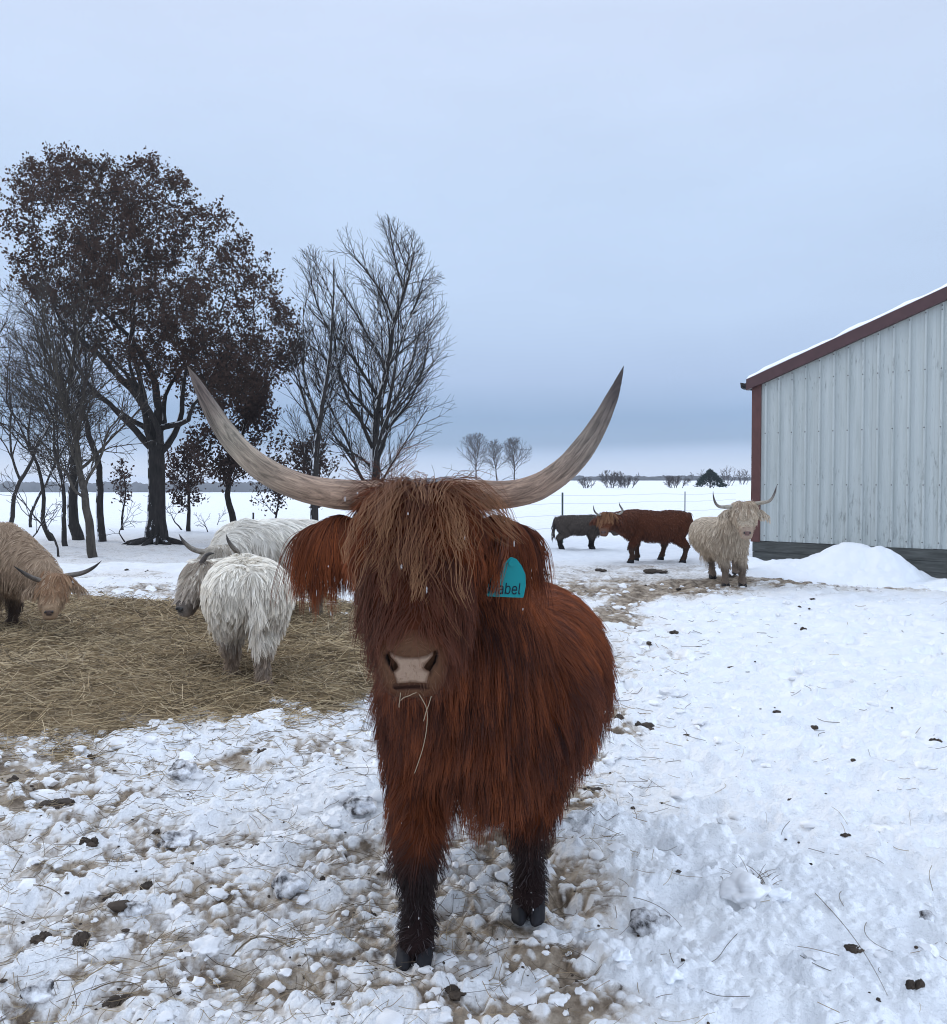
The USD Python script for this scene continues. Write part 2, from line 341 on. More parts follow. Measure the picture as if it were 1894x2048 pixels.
# ------------------------------------------------------------------ barn
def build_barn():
    c = at(1507, 1133, 15.8)[:2]
    e = at(1894, 1140, 13.7)[:2]
    ax = unit(e - c)                                # along the gable wall, towards the camera's right
    out = np.array([ax[1], -ax[0]])                  # out of the wall, towards the camera
    slope, eave, foot, W, depth = 0.355, 3.12, 0.44, 9.6, 9.0
    barn = thing('barn', (c[0], c[1], 0), 'white ribbed metal barn with dark red trim and snowy roof', 'barn')
    def P(s, o, z):
        s, o, z = np.broadcast_arrays(np.asarray(s, float), np.asarray(o, float), np.asarray(z, float))
        return np.stack([s * ax[0] + o * out[0], s * ax[1] + o * out[1], z], -1)
    top = lambda s: eave + slope * np.minimum(s, W - s)
    M_panel = mat('siding', {
        "tc": ("texture_coordinate", {}), "m": ("mapping", {"scale": (5.0, 5.0, 0.35)}), "n": ("noise_texture", {"scale": 2.2, "detail": 6, "roughness": 0.65}),
        "m2": ("mapping", {"scale": (9.0, 9.0, 1.6)}), "n2": ("noise_texture", {"scale": 2.6, "detail": 6, "roughness": 0.7}), "n3": ("noise_texture", {"scale": 0.7, "detail": 3}),
        "r": ("rgb_ramp", {"ramp": [(0.30, (0.41, 0.44, 0.42)), (0.46, (0.475, 0.505, 0.485)), (0.7, (0.52, 0.55, 0.53))]}),
        "gr": ("attribute", {"attribute": "rib_shade"}), "gm": ("math", {"math_type": "multiply", "value2": 0.34}), "mx0": ("mix", {"color2": (0.20, 0.21, 0.20)}), "sc": ("math", {"math_type": "multiply_add", "value2": 0.45}), "mr": ("map_range", {"from_min": 0.80, "from_max": 0.95, "to_min": 0, "to_max": 0.75, "clamp": True}), "mx": ("mix", {"color2": (0.19, 0.20, 0.19)}),
        "p": ("principled_bsdf", {"roughness": 0.5, "specular_ior_level": 0.3})},
        [("tc.object", "m.vector"), ("m.vector", "n.vector"), ("tc.object", "m2.vector"), ("m2.vector", "n2.vector"), ("tc.object", "n3.vector"), ("n.fac", "r.fac"),
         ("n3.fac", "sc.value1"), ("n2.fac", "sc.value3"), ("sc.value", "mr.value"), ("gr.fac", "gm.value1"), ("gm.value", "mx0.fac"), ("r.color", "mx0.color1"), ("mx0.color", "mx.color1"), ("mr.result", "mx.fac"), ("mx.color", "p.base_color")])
    M_trim = plain('barn_trim', (0.105, 0.040, 0.034), 0.45, 0.4, 5.0, 0.18, 0.1)
    M_rake = plain('barn_fascia', (0.075, 0.035, 0.036), 0.45, 0.4, 5.0, 0.15, 0.1)
    M_board = plain('skirt_board', (0.085, 0.088, 0.082), 0.85, 0.2, 3.0, 0.45, 0.5, 0.01, stretch=(1, 1, 9))
    M_screw = plain('screw', (0.10, 0.09, 0.09), 0.5, 0.4, 5, 0.2, 0)
    M_back = plain('wall_core', (0.25, 0.24, 0.23), 0.9, 0.1)
    # wall core behind the sheets
    poly = Polygon([(0.02, 0.02), (W - 0.02, 0.02), (W - 0.02, eave - 0.1), (W / 2, top(W / 2) - 0.1), (0.02, eave - 0.1)])
    m = trimesh.creation.extrude_polygon(poly, depth, engine='earcut')
    v = np.array(m.vertices)
    obj('wall', (P(v[:, 0], -0.02 - v[:, 2], v[:, 1]), np.array(m.faces)), M_back, barn)
    # siding sheets, three feet wide with ribs nine inches apart
    pitch = 0.2286
    prof = []
    for k in range(4):
        b = k * pitch + 0.06
        prof += [(b, 0.002), (b + 0.012, 0.030), (b + 0.038, 0.030), (b + 0.050, 0.002)]
        prof += [(b + 0.105, 0.002), (b + 0.112, 0.006), (b + 0.120, 0.002), (b + 0.168, 0.002), (b + 0.175, 0.006), (b + 0.183, 0.002)] if k < 4 else []
    prof = [(0.0, 0.002)] + [p for p in prof if p[0] < 4 * pitch - 0.002] + [(4 * pitch - 0.002, 0.003)]
    prof = np.array(prof)
    # shade painted as dark lines beside the ribs to make them stand out
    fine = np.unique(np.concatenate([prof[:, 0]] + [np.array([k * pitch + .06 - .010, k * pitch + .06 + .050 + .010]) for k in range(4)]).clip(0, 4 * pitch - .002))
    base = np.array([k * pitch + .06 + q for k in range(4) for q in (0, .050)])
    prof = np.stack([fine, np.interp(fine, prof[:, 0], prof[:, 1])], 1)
    rib_shade = np.exp(-(np.abs(fine[:, None] - base[None]).min(1) / .007) ** 2)
    screws = []
    for k in range(10):
        s0 = 0.13 + k * 4 * pitch
        s = s0 + prof[:, 0]
        s = s[s < W - 0.14]
        o = prof[:len(s), 1] + 0.0015 * (k % 2)
        zt = top(s) - 0.03 + 0.004 * np.sin(k * 3.1)
        n = len(s)
        vv = np.vstack([P(s, o, foot + 0.006 * np.sin(k * 2.2)), P(s, o, zt), P(s, o - 0.002, zt), P(s, o - 0.002, foot)])
        i = np.arange(n - 1)
        ff = np.vstack([np.stack([a * n + i, a * n + i + 1, b * n + i + 1, b * n + i], 1) for a, b in ((0, 1), (1, 2), (2, 3), (3, 0))])
        obj('siding_panel', (vv, ff), M_panel, barn, prim={'rib_shade': np.tile(rib_shade[:n], 4) * np.repeat([1.0, .7, .7, 1.0], n)})
        for kk in range(4):
            sr = s0 + kk * pitch + 0.06 + 0.025
            if sr > W - 0.3:
                continue
            for z in list(np.arange(foot + 0.09, top(sr) - 0.2, 0.86)) + [top(sr) - 0.14]:
                screws.append((sr, z))
    parts = []
    for s, z in screws:
        a = np.arange(6) * np.pi / 3
        ring = P(s + 0.011 * np.cos(a), 0.0325, z + 0.011 * np.sin(a))
        tip = P(s, 0.038, z)[None]
        parts.append((np.vstack([ring, tip]), np.stack([np.arange(6), (np.arange(6) + 1) % 6, np.full(6, 6)], 1)))
    obj('screws', join(parts), M_screw, barn, kind='stuff')
    def slab(s0, s1, o0, o1, z0, z1):
        b = box((s0, o0, z0), (s1, o1, z1))
        return P(b[0][:, 0], b[0][:, 1], b[0][:, 2]), b[1]
    for k, (z0, z1) in enumerate([(-0.12, 0.085), (0.09, 0.255), (0.26, 0.43)]):
        o = 0.016 if k != 2 else 0.024
        for s0, s1 in ((0.0, 3.62), (3.624, 7.2), (7.204, W)):
            obj('skirt_board', slab(s0, s1, -0.02, o, z0, z1), M_board, barn)
    obj('corner_trim', slab(-0.03, 0.13, -0.10, 0.032, foot - 0.02, eave - 0.02), M_trim, barn)
    obj('corner_trim', slab(W - 0.13, W + 0.03, -0.10, 0.032, foot - 0.02, eave - 0.02), M_trim, barn)
    # fascia boards along the rake, roof sheets, snow on the roof
    def raked(s0, s1, o0, o1, d0, d1):
        z = lambda s, d: eave + slope * min(s, W - s) + d
        vv = np.array([P(s, o, z(s, d)) for s in (s0, s1) for o in (o0, o1) for d in (d0, d1)])
        ff = np.array([[0, 1, 3, 2], [4, 6, 7, 5], [0, 4, 5, 1], [2, 3, 7, 6], [1, 5, 7, 3], [0, 2, 6, 4]])
        return vv, ff
    obj('fascia', raked(-0.10, W / 2, 0.026, 0.11, -0.10, 0.085), M_rake, barn)
    obj('fascia', raked(W / 2, W + 0.10, 0.026, 0.11, -0.10, 0.085), M_rake, barn)
    obj('roof', raked(-0.16, W / 2, -depth, 0.024, -0.06, 0.05), M_rake, barn)
    obj('roof', raked(W / 2, W + 0.16, -depth, 0.024, -0.06, 0.05), M_rake, barn)
    def roof_snow(a, b):
        ns, no = 120, 40
        S, O = np.meshgrid(np.linspace(a, b, ns), np.concatenate([[0.10], np.linspace(0.095, -0.6, 16), np.linspace(-0.7, -depth + 0.05, no - 17)]), indexing='ij')
        base = eave + slope * np.minimum(S, W - S) + 0.087
        nz = meshkit.fbm(np.stack([S * 3, O * 3, S * 0], -1), 3, 21)
        hgt = 0.012 + (0.03 + 0.075 * nz) * smoothstep(0.10, 0.0, O) 
        vt, vb = P(S, O + 0.03 * (nz - 0.5) * (O > 0.05), base + hgt).reshape(-1, 3), P(S, O, base + 0.001).reshape(-1, 3)
        i, j = np.meshgrid(np.arange(ns - 1), np.arange(no - 1), indexing='ij')
        q = np.stack([i * no + j, (i + 1) * no + j, (i + 1) * no + j + 1, i * no + j + 1], -1).reshape(-1, 4)
        e = np.arange(ns - 1) * no
        n = ns * no
        side = np.stack([e, e + n, e + no + n, e + no], 1)
        f2 = np.arange(no - 1)
        side2 = np.stack([f2, f2 + 1, f2 + 1 + n, f2 + n], 1)
        return np.vstack([vt, vb]), np.vstack([q, side, side2])
    obj('roof_snow', roof_snow(-0.10, W / 2), M_pile, barn, smooth=50)
    obj('roof_snow', roof_snow(W / 2, W + 0.1), M_pile, barn, smooth=50)
    g = trimesh.creation.extrude_polygon(Polygon([(-0.215, 0.02), (-0.20, -0.07), (-0.15, -0.10), (-0.105, -0.10), (-0.105, 0.0), (-0.12, -0.085), (-0.145, -0.085), (-0.188, -0.06), (-0.20, 0.02)]), depth, engine='earcut')
    v = np.array(g.vertices)
    obj('gutter', (P(v[:, 0], 0.10 - v[:, 2], eave - 0.02 + v[:, 1]), np.array(g.faces)), plain('gutter', (0.02, 0.018, 0.018), 0.5, 0.4, 5, 0.2, 0), barn)
    # snow shoved up against the wall
    ns, no = 150, 46
    S, O = np.meshgrid(np.linspace(-0.35, 5.2, ns), np.linspace(0.03, 2.1, no), indexing='ij')
    G = lambda s0, w, o0, wo, h: h * np.exp(-((S - s0) / w) ** 2 - ((O - o0) / wo) ** 2)
    H = sum(h ** 3 for h in [G(1.86, 0.60, 0.62, 0.50, 0.50), G(2.46, 0.42, 0.64, 0.50, 0.40), G(2.15, 0.45, 0.62, 0.5, 0.38), G(0.25, 0.30, 0.66, 0.4, 0.25), G(0.95, 0.7, 0.7, 0.5, 0.22), G(1.6, 1.3, 1.05, 0.6, 0.22), G(3.6, 1.1, 0.8, 0.7, 0.16)]) ** (1 / 3)
    H = np.where(S > 2.80, H * (1 - 0.7 * smoothstep(2.80, 2.95, S)), H)
    q3 = np.stack([S, O, S * 0], -1)
    H = H * (1 + 0.22 * (meshkit.fbm(q3 * 3, 3, 31) - 0.5)) + 0.03 * (meshkit.fbm(q3 * 7, 3, 32) - 0.5)
    edge = smoothstep(0, 0.35, np.minimum(S + 0.35, 5.2 - S)) * smoothstep(2.1, 1.5, O)
    w = P(S, O, 0).reshape(-1, 3)
    gz = ground_h(w[:, 0] + c[0], w[:, 1] + c[1]).reshape(ns, no)
    Z = gz - 0.06 + (H + 0.05) * edge
    vt = P(S, O, Z).reshape(-1, 3)
    i, j = np.meshgrid(np.arange(ns - 1), np.arange(no - 1), indexing='ij')
    q = np.stack([i * no + j, i * no + j + 1, (i + 1) * no + j + 1, (i + 1) * no + j], -1).reshape(-1, 4)
    p = thing('snow_pile', (c[0], c[1], 0), 'smooth mound of shovelled snow against the barn wall', 'snow pile')
    obj('mound', (vt, q), M_pile, p, smooth=True)
build_barn()

# ------------------------------------------------------------------ trees
def grow(rng, start, d0, length, r0, inside, levels, wander=0.12, up=0.25, kids=(9, 7, 5), spread=(0.7, 0.75, 0.8), ratio=(0.62, 0.6, 0.55), seg=0.35, rmin=0.006, first=0.2, level=0, out=None, tips=None, lift=0.15):
    """A limb with its side limbs, kept inside the crown's bounds."""
    n = max(3, int(length / seg))
    step = length / n
    p, d = np.array(start, float), unit(d0)
    pts, dirs = [p.copy()], [d.copy()]
    for k in range(n):
        d = unit(d + wander * rng.normal(size=3) + np.array([0, 0, up * step]))
        p = p + d * step
        if level and not inside(p) and k > 0:
            break
        pts.append(p.copy()); dirs.append(d.copy())
    pts = np.array(pts)
    m = len(pts)
    t = np.linspace(0, 1, m)
    rend = max(rmin * 0.7, r0 * (0.12 if level == 0 else 0.25))
    rad = r0 + (rend - r0) * t ** 0.8
    out.append((level, pts, rad))
    if level >= levels:
        tips.append(pts)
        return
    K = kids[level]
    cnt = max(2, int(K * (0.75 + 0.5 * rng.random()) * (1 if level == 0 else min(1, m * step / max(length, 1e-6)))))
    phase = rng.random() * 6.28
    for k in range(cnt):
        f = first + (1 - first) * (k + rng.random() * 0.7) / cnt if level == 0 else 0.12 + 0.88 * (k + rng.random()) / cnt
        f = min(f, 0.97)
        x = f * (m - 1)
        i = int(x)
        q = pts[i] + (pts[min(i + 1, m - 1)] - pts[i]) * (x - i)
        dd = dirs[min(i + 1, m - 1)]
        az = phase + k * 2.4 + rng.normal() * 0.35
        a = unit(np.cross(dd, [0.2, 0.1, 0.97] if abs(dd[2]) < 0.9 else [1, 0.1, 0]))
        b = np.cross(dd, a)
        sp = spread[level] * (0.75 + 0.5 * rng.random())
        nd = unit(dd * math.cos(sp) + (a * math.cos(az) + b * math.sin(az)) * math.sin(sp) + np.array([0, 0, lift]))
        L = 0.0
        while L < 12 and inside(q + nd * (L + 0.25)):
            L += 0.25
        L = min(L + 0.15, length * ratio[level] * (1.15 - 0.55 * f if level else 1.0)) * (0.65 + 0.45 * rng.random())
        if L < 0.12:
            continue
        rr = min(rad[i] * 0.72, max(rmin, 0.011 * L ** 1.15 + 0.002 * L))
        grow(rng, q, nd, L, rr, inside, levels, wander, up, kids, spread, ratio, seg * 0.8, rmin, first, level + 1, out, tips, lift)

def limbs_mesh(out, sides=(10, 6, 4, 3, 3), levels=None):
    return join([tube(p, r, sides[min(l, 4)], cap=l < 2) for l, p, r in out if levels is None or l in levels])

def leaves_mesh(rng, tips, n, size, clump=0.12, droop=0.4, keep=None):
    seg = [p for p in tips]
    base = np.vstack(seg)
    if keep is not None:
        base = base[keep(base)]
    i = rng.integers(0, len(base), n)
    c = base[i] + rng.normal(size=(n, 3)) * clump
    a = unit(rng.normal(size=(n, 3)) + [0, 0, -droop])
    b = unit(np.cross(a, rng.normal(size=(n, 3))))
    nn = np.cross(a, b)
    s = size * rng.uniform(0.6, 1.35, (n, 1))
    v = np.stack([c - a * s * 0.5, c + b * s * 0.33 + nn * s * 0.12, c + a * s * 0.5, c - b * s * 0.33 + nn * s * 0.12], 1).reshape(-1, 3)
    k = np.arange(n)[:, None] * 4
    return v, np.vstack([k + [0, 1, 2], k + [0, 2, 3]])

def place(base, mesh):
    return mesh

def trunk_flare(rng, r, h, roots=9, rootlen=0.6):
    parts = []
    for k in range(roots):
        a = k * 2 * np.pi / roots + rng.normal() * 0.2
        d = np.array([np.cos(a), np.sin(a), 0])
        L = rootlen * rng.uniform(0.7, 1.3)
        pts = np.array([d * r * 0.45 + [0, 0, h], d * r * 0.75 + [0, 0, h * 0.45], d * (r * 1.05) + [0, 0, h * 0.16], d * (r * 1.05 + L * 0.55) + [0, 0, 0.04], d * (r * 1.05 + L) + [0, 0, -0.09]])
        parts.append(tube(pts, [r * 0.5, r * 0.45, r * 0.34, r * 0.22, r * 0.1], 7))
    return parts

def tree(name, base, seed, height, r0, inside, label, cat='tree', levels=3, d0=(0, 0, 1), bark_m=None, leaves=0, leaf_size=0.09, leaf_m=None, leaf_keep=None, flare=False, split=1, group=None, twig_m=None, clump=0.12, stems=None, sides=(10, 6, 4, 3, 3), **kw):
    rng = np.random.default_rng(seed)
    t = thing(name, base, label, cat, group)
    out, tips = [], []
    for sx, sd, sh, sr in (stems or [((0, 0, -0.15), d0, height, r0)]):
        grow(rng, sx, sd, sh, sr, inside, levels, out=out, tips=tips, **kw)
    lo = [o for o in out if o[0] < split]
    parts = [tube(p, r, sides[l], cap=True) for l, p, r in lo]
    if flare:
        parts += trunk_flare(rng, r0, r0 * 2.6)
    if len(lo) > 1 and split == 1:
        for q in parts:
            obj('stem', q, bark_m or M_bark, t, smooth=40)
    else:
        obj('trunk', join(parts), bark_m or M_bark, t, smooth=40)
    mid = [o for o in out if split <= o[0] < levels]
    if mid:
        obj('limbs', limbs_mesh(mid, sides), bark_m or M_bark, t, smooth=60, kind='stuff')
    last = [o for o in out if o[0] >= levels and o[0] >= split]
    if last:
        obj('twigs', limbs_mesh(last, sides), twig_m or M_twig, t, kind='stuff')
    if leaves:
        obj('crown', leaves_mesh(rng, tips, leaves, leaf_size, clump, keep=leaf_keep), leaf_m or M_leaf, t, kind='stuff')
    return t

def ell(cx, cy, cz, rx, ry, rz, zmin=-9, zmax=99):
    return lambda p: ((p[0] - cx) / rx) ** 2 + ((p[1] - cy) / ry) ** 2 + ((p[2] - cz) / rz) ** 2 < 1 and zmin < p[2] < zmax

def build_trees():
    # the big oak, still in brown leaf
    b = ground_at(312, 1088)
    k = b[1] / FOCAL                                  # metres per photograph pixel at that distance
    rng = np.random.default_rng(5)
    t = thing('oak_tree', b, 'large spreading oak holding on to dark brown dead leaves', 'tree')
    tr = np.array([[0, 0, -0.15], [0.0, 0, 0.5], [0.02, 0, 1.3], [0.02, 0, 2.2], [0.0, 0, 2.9], [-0.05, 0, 3.3]])
    obj('trunk', join([tube(tr, [0.30, 0.24, 0.215, 0.21, 0.20, 0.14], 14)] + trunk_flare(rng, 0.25, 0.68, 11, 0.62)), M_oakbark, t, smooth=40)
    fork = tr[4]
    out, tips = [], []
    for d, L, r in [((-0.22, 0.05, 1), 4.6, 0.19), ((0.25, -0.1, 1), 4.4, 0.18), ((0.68, 0.25, 0.8), 3.8, 0.14), ((-0.66, -0.3, 0.8), 4.2, 0.14), ((0.0, 0.55, 1), 4.2, 0.14), ((-0.05, -0.6, 0.95), 4.0, 0.13), ((-0.98, 0.25, 0.6), 3.3, 0.11), ((1.0, -0.15, 0.42), 3.5, 0.12), ((0.6, -0.4, 0.9), 4.0, .13), ((-0.5, 0.35, 1.0), 4.6, .14)]:
        grow(rng, fork + np.array([d[0], d[1], 0]) * 0.12 + [0, 0, rng.uniform(-0.6, 0.15)], d, L, r, lambda p: True, 0, wander=0.15, up=0.10, seg=0.3, rmin=0.03, out=out, tips=tips)
    for l, pts, r in out:
        obj('limb', tube(pts, r * .72, 8), M_oakbark, t, smooth=60)
    outline = Polygon([((u - 312) * k * (.90 if u < 312 else .96) + .06, (1088 - v) * k * .955) for u, v in [(8, 450), (30, 372), (70, 322), (160, 300), (245, 316), (320, 310), (398, 345), (470, 415), (528, 470), (560, 540), (602, 615), (612, 675), (565, 735), (505, 780), (440, 800), (410, 750), (330, 775), (260, 765), (200, 715), (120, 650), (60, 575), (14, 515)]])
    x0, y0, x1, y1 = outline.bounds
    c = np.stack([rng.uniform(x0, x1, 9000), rng.uniform(y0, y1, 9000)], 1)
    c = c[shapely.contains_xy(outline, c[:, 0], c[:, 1])]
    sd = shapely.distance(outline.exterior, shapely.points(c))
    half = 3.1 * np.sqrt(np.clip(1 - (1 - np.minimum(sd / 2.6, 1)) ** 2, 0, 1)) + .15
    yy = half * np.sign(rng.uniform(-1, 1, len(c))) * rng.random(len(c)) ** .6
    tg = np.stack([c[:, 0], yy, c[:, 1]], 1)
    tg = tg[meshkit.fbm(tg * .75, 3, 67) + rng.normal(size=len(tg)) * .03 > .47][:1500]
    nodes = np.vstack([p[2:] for _, p, _ in out])
    tg = tg[np.argsort(cKDTree(nodes).query(tg)[0])]
    nodes = list(nodes)
    arr = np.zeros((30000, 3)); na = len(nodes); arr[:na] = nodes
    twigs, sprays = [], []
    for q in tg:
        dv = q - arr[:na]
        dist = np.linalg.norm(dv, axis=1) - .25 * dv[:, 2] * (np.abs(dv[:, 2]) < 3)
        p0 = arr[np.argmin(dist)]
        L = np.linalg.norm(q - p0)
        if L < .12:
            continue
        mid = (p0 + q) / 2 + rng.normal(size=3) * .13 * L + np.array([0, 0, -.06 * L])
        n = max(3, int(L / .22) + 2)
        s_ = np.linspace(0, 1, n)[:, None]
        pts = (1 - s_) ** 2 * p0 + 2 * s_ * (1 - s_) * mid + s_ ** 2 * q
        pts[1:-1] += rng.normal(size=(n - 2, 3)) * .025
        twigs.append((2, pts, np.linspace(.010 + .013 * min(L, 2.5), .006, n)))
        add = pts[1:]
        arr[na:na + len(add)] = add; na += len(add)
        sprays.append(pts[-2:])
        for _ in range(3):
            o = pts[-1 - rng.integers(0, 2)]
            e = o + unit(unit(q - p0) + rng.normal(size=3) * .8) * rng.uniform(.18, .42)
            twigs.append((3, np.array([o, (o + e) / 2 + rng.normal(size=3) * .02, e]), np.array([.006, .005, .004])))
            sprays.append(np.array([(o + e) / 2, e]))
    obj('branches', limbs_mesh([w for w in twigs if w[0] == 2]), M_oakbark, t, smooth=60, kind='stuff')
    obj('twigs', limbs_mesh([w for w in twigs if w[0] == 3]), M_twig, t, kind='stuff')
    obj('crown', leaves_mesh(rng, sprays, 46000, 0.085, 0.065), M_leaf, t, kind='stuff')
    # bare tree right of it, straight and full of ascending branches
    b = ground_at(738, 1080); b = np.array([at(738, 0, 25.0)[0], 25.0, float(terrain(at(738, 0, 25)[0], 25.0))])
    H = (1088 - 478) * 25.0 / FOCAL
    tree('bare_tree', b, 21, H, 0.20, ell(0.25, 0, H * 0.55, 2.25, 2.2, H * 0.52), 'tall bare ash-like tree with upswept twiggy crown right of the oak', levels=3, d0=(-0.03, 0, 1), bark_m=M_bark,
         wander=0.085, up=0.14, kids=(40, 15, 8), spread=(0.92, 0.6, 0.6), ratio=(0.62, 0.5, 0.5), seg=0.35, rmin=0.0052, first=0.15, lift=0.10)
    # slimmer bare tree between it and the oak
    b = np.array([at(628, 0, 24.0)[0], 24.0, float(terrain(at(628, 0, 24)[0], 24.0))])
    H = (1095 - 520) * 24.0 / FOCAL
    tree('bare_tree', b, 33, H, 0.13, ell(-0.05, 0, H * 0.62, 1.15, 1.2, H * 0.42), 'slender bare tree between the oak and the taller bare tree', levels=3, d0=(0, 0, 1), bark_m=M_bark,
         wander=0.045, up=0.3, kids=(30, 14, 7), spread=(0.65, 0.6, 0.6), ratio=(0.45, 0.5, 0.5), seg=0.32, rmin=0.0052, first=0.25, lift=0.1)
    # young oaks still in leaf under and beside the big one
    for u, v, seed, zc, rx, rz, h, n, r, lab in [(472, 1075, 41, 2.9, 1.7, 1.9, 4.9, 7500, 0.12, 'young oak with dense dark leaves whose trunk shows left of the white cow'),
                                                 (376, 1063, 42, 1.75, 0.95, 1.15, 3.0, 1800, 0.085, 'small oak with rusty leaves close on the right of the big trunk'),
                                                 (628, 1066, 43, 1.9, 1.05, 1.25, 3.0, 2000, 0.06, 'low rusty-leaved oak sapling in front of the slender bare tree'),
                                                 (540, 1070, 44, 1.55, 0.65, 0.8, 2.4, 700, 0.05, 'thin oak sapling with few leaves behind the standing white cow'),
                                                 (245, 1060, 45, 1.55, 0.5, 0.9, 2.6, 320, 0.05, 'slim sapling with scattered leaves left of the big oak trunk')]:
        g = ground_at(u, v)
        tree('young_oak', g, seed, h, r, ell(0, 0, zc, rx, rx, rz), lab, group='young oaks with brown leaves', levels=2, bark_m=M_oakbark, leaves=n, leaf_size=0.105, leaf_m=M_rust, clump=0.10,
             wander=0.14, up=0.2, kids=(16, 8, 5), spread=(0.95, 0.8, 0.8), ratio=(0.6, 0.5, 0.5), seg=0.28, rmin=0.008, first=0.28, lift=0.05)
    # thicket of bare stems on the left
    wide = lambda r, h: ell(0, 0, h * 0.6, r, r, h * 0.48)
    for u, v, seed, top_v, r, rx, d0, first, kids, lab, bm in [
            (187, 1115, 51, 540, 0.105, 2.1, (-0.10, 0, 1), 0.22, (17, 9, 5), 'bare tree with smooth olive-grey trunk nearest to the bright snow strip', M_olive),
            (205, 1082, 52, 420, 0.115, 1.2, (-0.01, 0, 1), 0.33, (14, 8, 5), 'tall straight tree with snow-streaked trunk just left of the oak', M_bark),
            (158, 1080, 53, 560, 0.17, 1.7, (-0.20, 0.02, 1), 0.3, (15, 8, 5), 'thick dark leaning trunk with bare crown in the left thicket', M_bark),
            (132, 1095, 54, 600, 0.07, 1.3, (-0.10, 0, 1), 0.25, (15, 8, 5), 'slim snow-flecked bare tree left of the thick leaning trunk', M_bark),
            (108, 1080, 55, 700, 0.075, 1.8, (-0.55, 0.05, 1), 0.3, (12, 8, 5), 'bare stem bending far over to the left in the thicket', M_bark),
            (60, 1055, 56, 640, 0.06, 1.5, (0.05, 0, 1), 0.2, (14, 8, 5), 'thin bare tree standing behind the tan cow\'s back', M_bark),
            (18, 1060, 57, 540, 0.09, 1.8, (0.02, 0, 1), 0.2, (16, 9, 5), 'bare tree at the left edge of the photo with many crooked twigs', M_bark),
            (-60, 1085, 58, 500, 0.12, 2.0, (0.08, 0, 1), 0.2, (16, 9, 5), 'bare tree whose right-hand boughs reach in from beyond the left edge', M_bark)]:
        g = ground_at(u, v)
        h = (v - top_v) * g[1] / FOCAL
        off = d0[0] * h * 0.5
        tree('thicket_tree', g, seed, h, r, ell(off, 0, h * 0.58, rx, rx, h * 0.47), lab, group='bare trees of the left thicket', levels=3, d0=d0, bark_m=bm, wander=0.15, up=0.16, kids=(int(kids[0] * 1.6), 14, 7), spread=(0.75, 0.75, 0.7), ratio=(0.5, 0.5, 0.5), seg=0.3, rmin=0.0075, first=first, lift=0.08)
    for u, v, seed, h, d0, lab in [(254, 1088, 61, 1.25, (-0.15, 0, 1), 'knee-bent leafless sapling in the snow left of the oak roots'), (416, 1064, 62, 0.85, (0.25, 0, 1), 'thin forked twig standing in the snow right of the oak'),
                                   (52, 1094, 63, 1.5, (-0.3, 0, 1), 'spreading bare bush behind the tan cow\'s neck'), (120, 1112, 64, 2.2, (-0.12, 0, 1), 'pair of thin bare stems in front of the thicket'),
                                   (364, 1060, 65, 1.6, (0.02, 0, 1), 'thin dark stem between the oak and the small rusty oak'), (835, 1062, 66, 3.4, (0.25, 0, 1), 'thin bare bush whose twigs show above the red cow\'s head'),
                                   (430, 1050, 67, 0.7, (0.5, 0, 0.8), 'bent bare switch beside the forked twig')]:
        g = ground_at(u, v)
        tree('sapling', g, seed, h, 0.024 if h < 1.4 else 0.032, lambda p: p[2] > 0.05, lab, cat='sapling', group='leafless saplings among the trees', levels=2, d0=d0, bark_m=M_bark, wander=0.24, up=0.15, kids=(6, 5, 4), spread=(0.7, 0.7, 0.7), ratio=(0.55, 0.5, 0.5), seg=0.16, rmin=0.0065, first=0.35, lift=0.1)
    g = ground_at(505, 1058)
    o = thing('wooden_post', g, 'broken wooden post standing in the snow behind the white cow', 'post')
    obj('stake', tube([[0, 0, -0.1], [0.01, 0, 0.3], [0.02, 0, 0.56]], [0.045, 0.042, 0.036], 7), M_bark, o)
    # far trees on the plain
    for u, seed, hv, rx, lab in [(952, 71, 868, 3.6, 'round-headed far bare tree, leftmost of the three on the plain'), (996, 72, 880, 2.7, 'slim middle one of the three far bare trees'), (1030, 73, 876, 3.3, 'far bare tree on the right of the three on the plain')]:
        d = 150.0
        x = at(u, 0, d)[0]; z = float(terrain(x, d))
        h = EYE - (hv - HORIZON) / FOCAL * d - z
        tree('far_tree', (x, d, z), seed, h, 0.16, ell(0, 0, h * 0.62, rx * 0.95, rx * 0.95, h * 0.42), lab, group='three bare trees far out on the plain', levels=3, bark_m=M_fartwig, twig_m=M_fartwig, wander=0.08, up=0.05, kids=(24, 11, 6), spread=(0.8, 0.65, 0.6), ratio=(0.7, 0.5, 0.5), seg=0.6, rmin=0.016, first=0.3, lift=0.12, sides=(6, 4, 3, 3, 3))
    for u, v, seed, hv, rx, d, lab, kk in [(1222, 977, 81, 940, 1.9, 112, 'wide bare shrub at the field edge, biggest of the shrubs', 26), (1250, 978, 82, 952, 2.0, 113, 'dense low shrub right beside the biggest shrub', 26), (1172, 977, 83, 954, 1.2, 111, 'small bare shrub just right of the red cow\'s horn', 14),
                                           (1348, 975, 84, 951, 2.2, 114, 'rounded reddish bare bush in the middle of the field edge', 30), (1455, 972, 85, 930, 1.4, 150, 'spindly bare shrub right of the evergreen', 12), (1485, 972, 86, 938, 1.5, 170, 'bare shrub close to the barn corner', 12), (1274, 958, 87, 944, 1.3, 320, 'lone tiny round tree on the horizon', 14),
                                           (1404, 958, 88, 938, 2.6, 330, 'small bare horizon tree left of the evergreen', 14), (1384, 958, 89, 944, 2.4, 330, 'lowest bare horizon tree left of the evergreen', 14)]:
        x = at(u, 0, d)[0]; z = float(terrain(x, d))
        h = max(EYE - (hv - HORIZON) / FOCAL * d - z, 1.0)
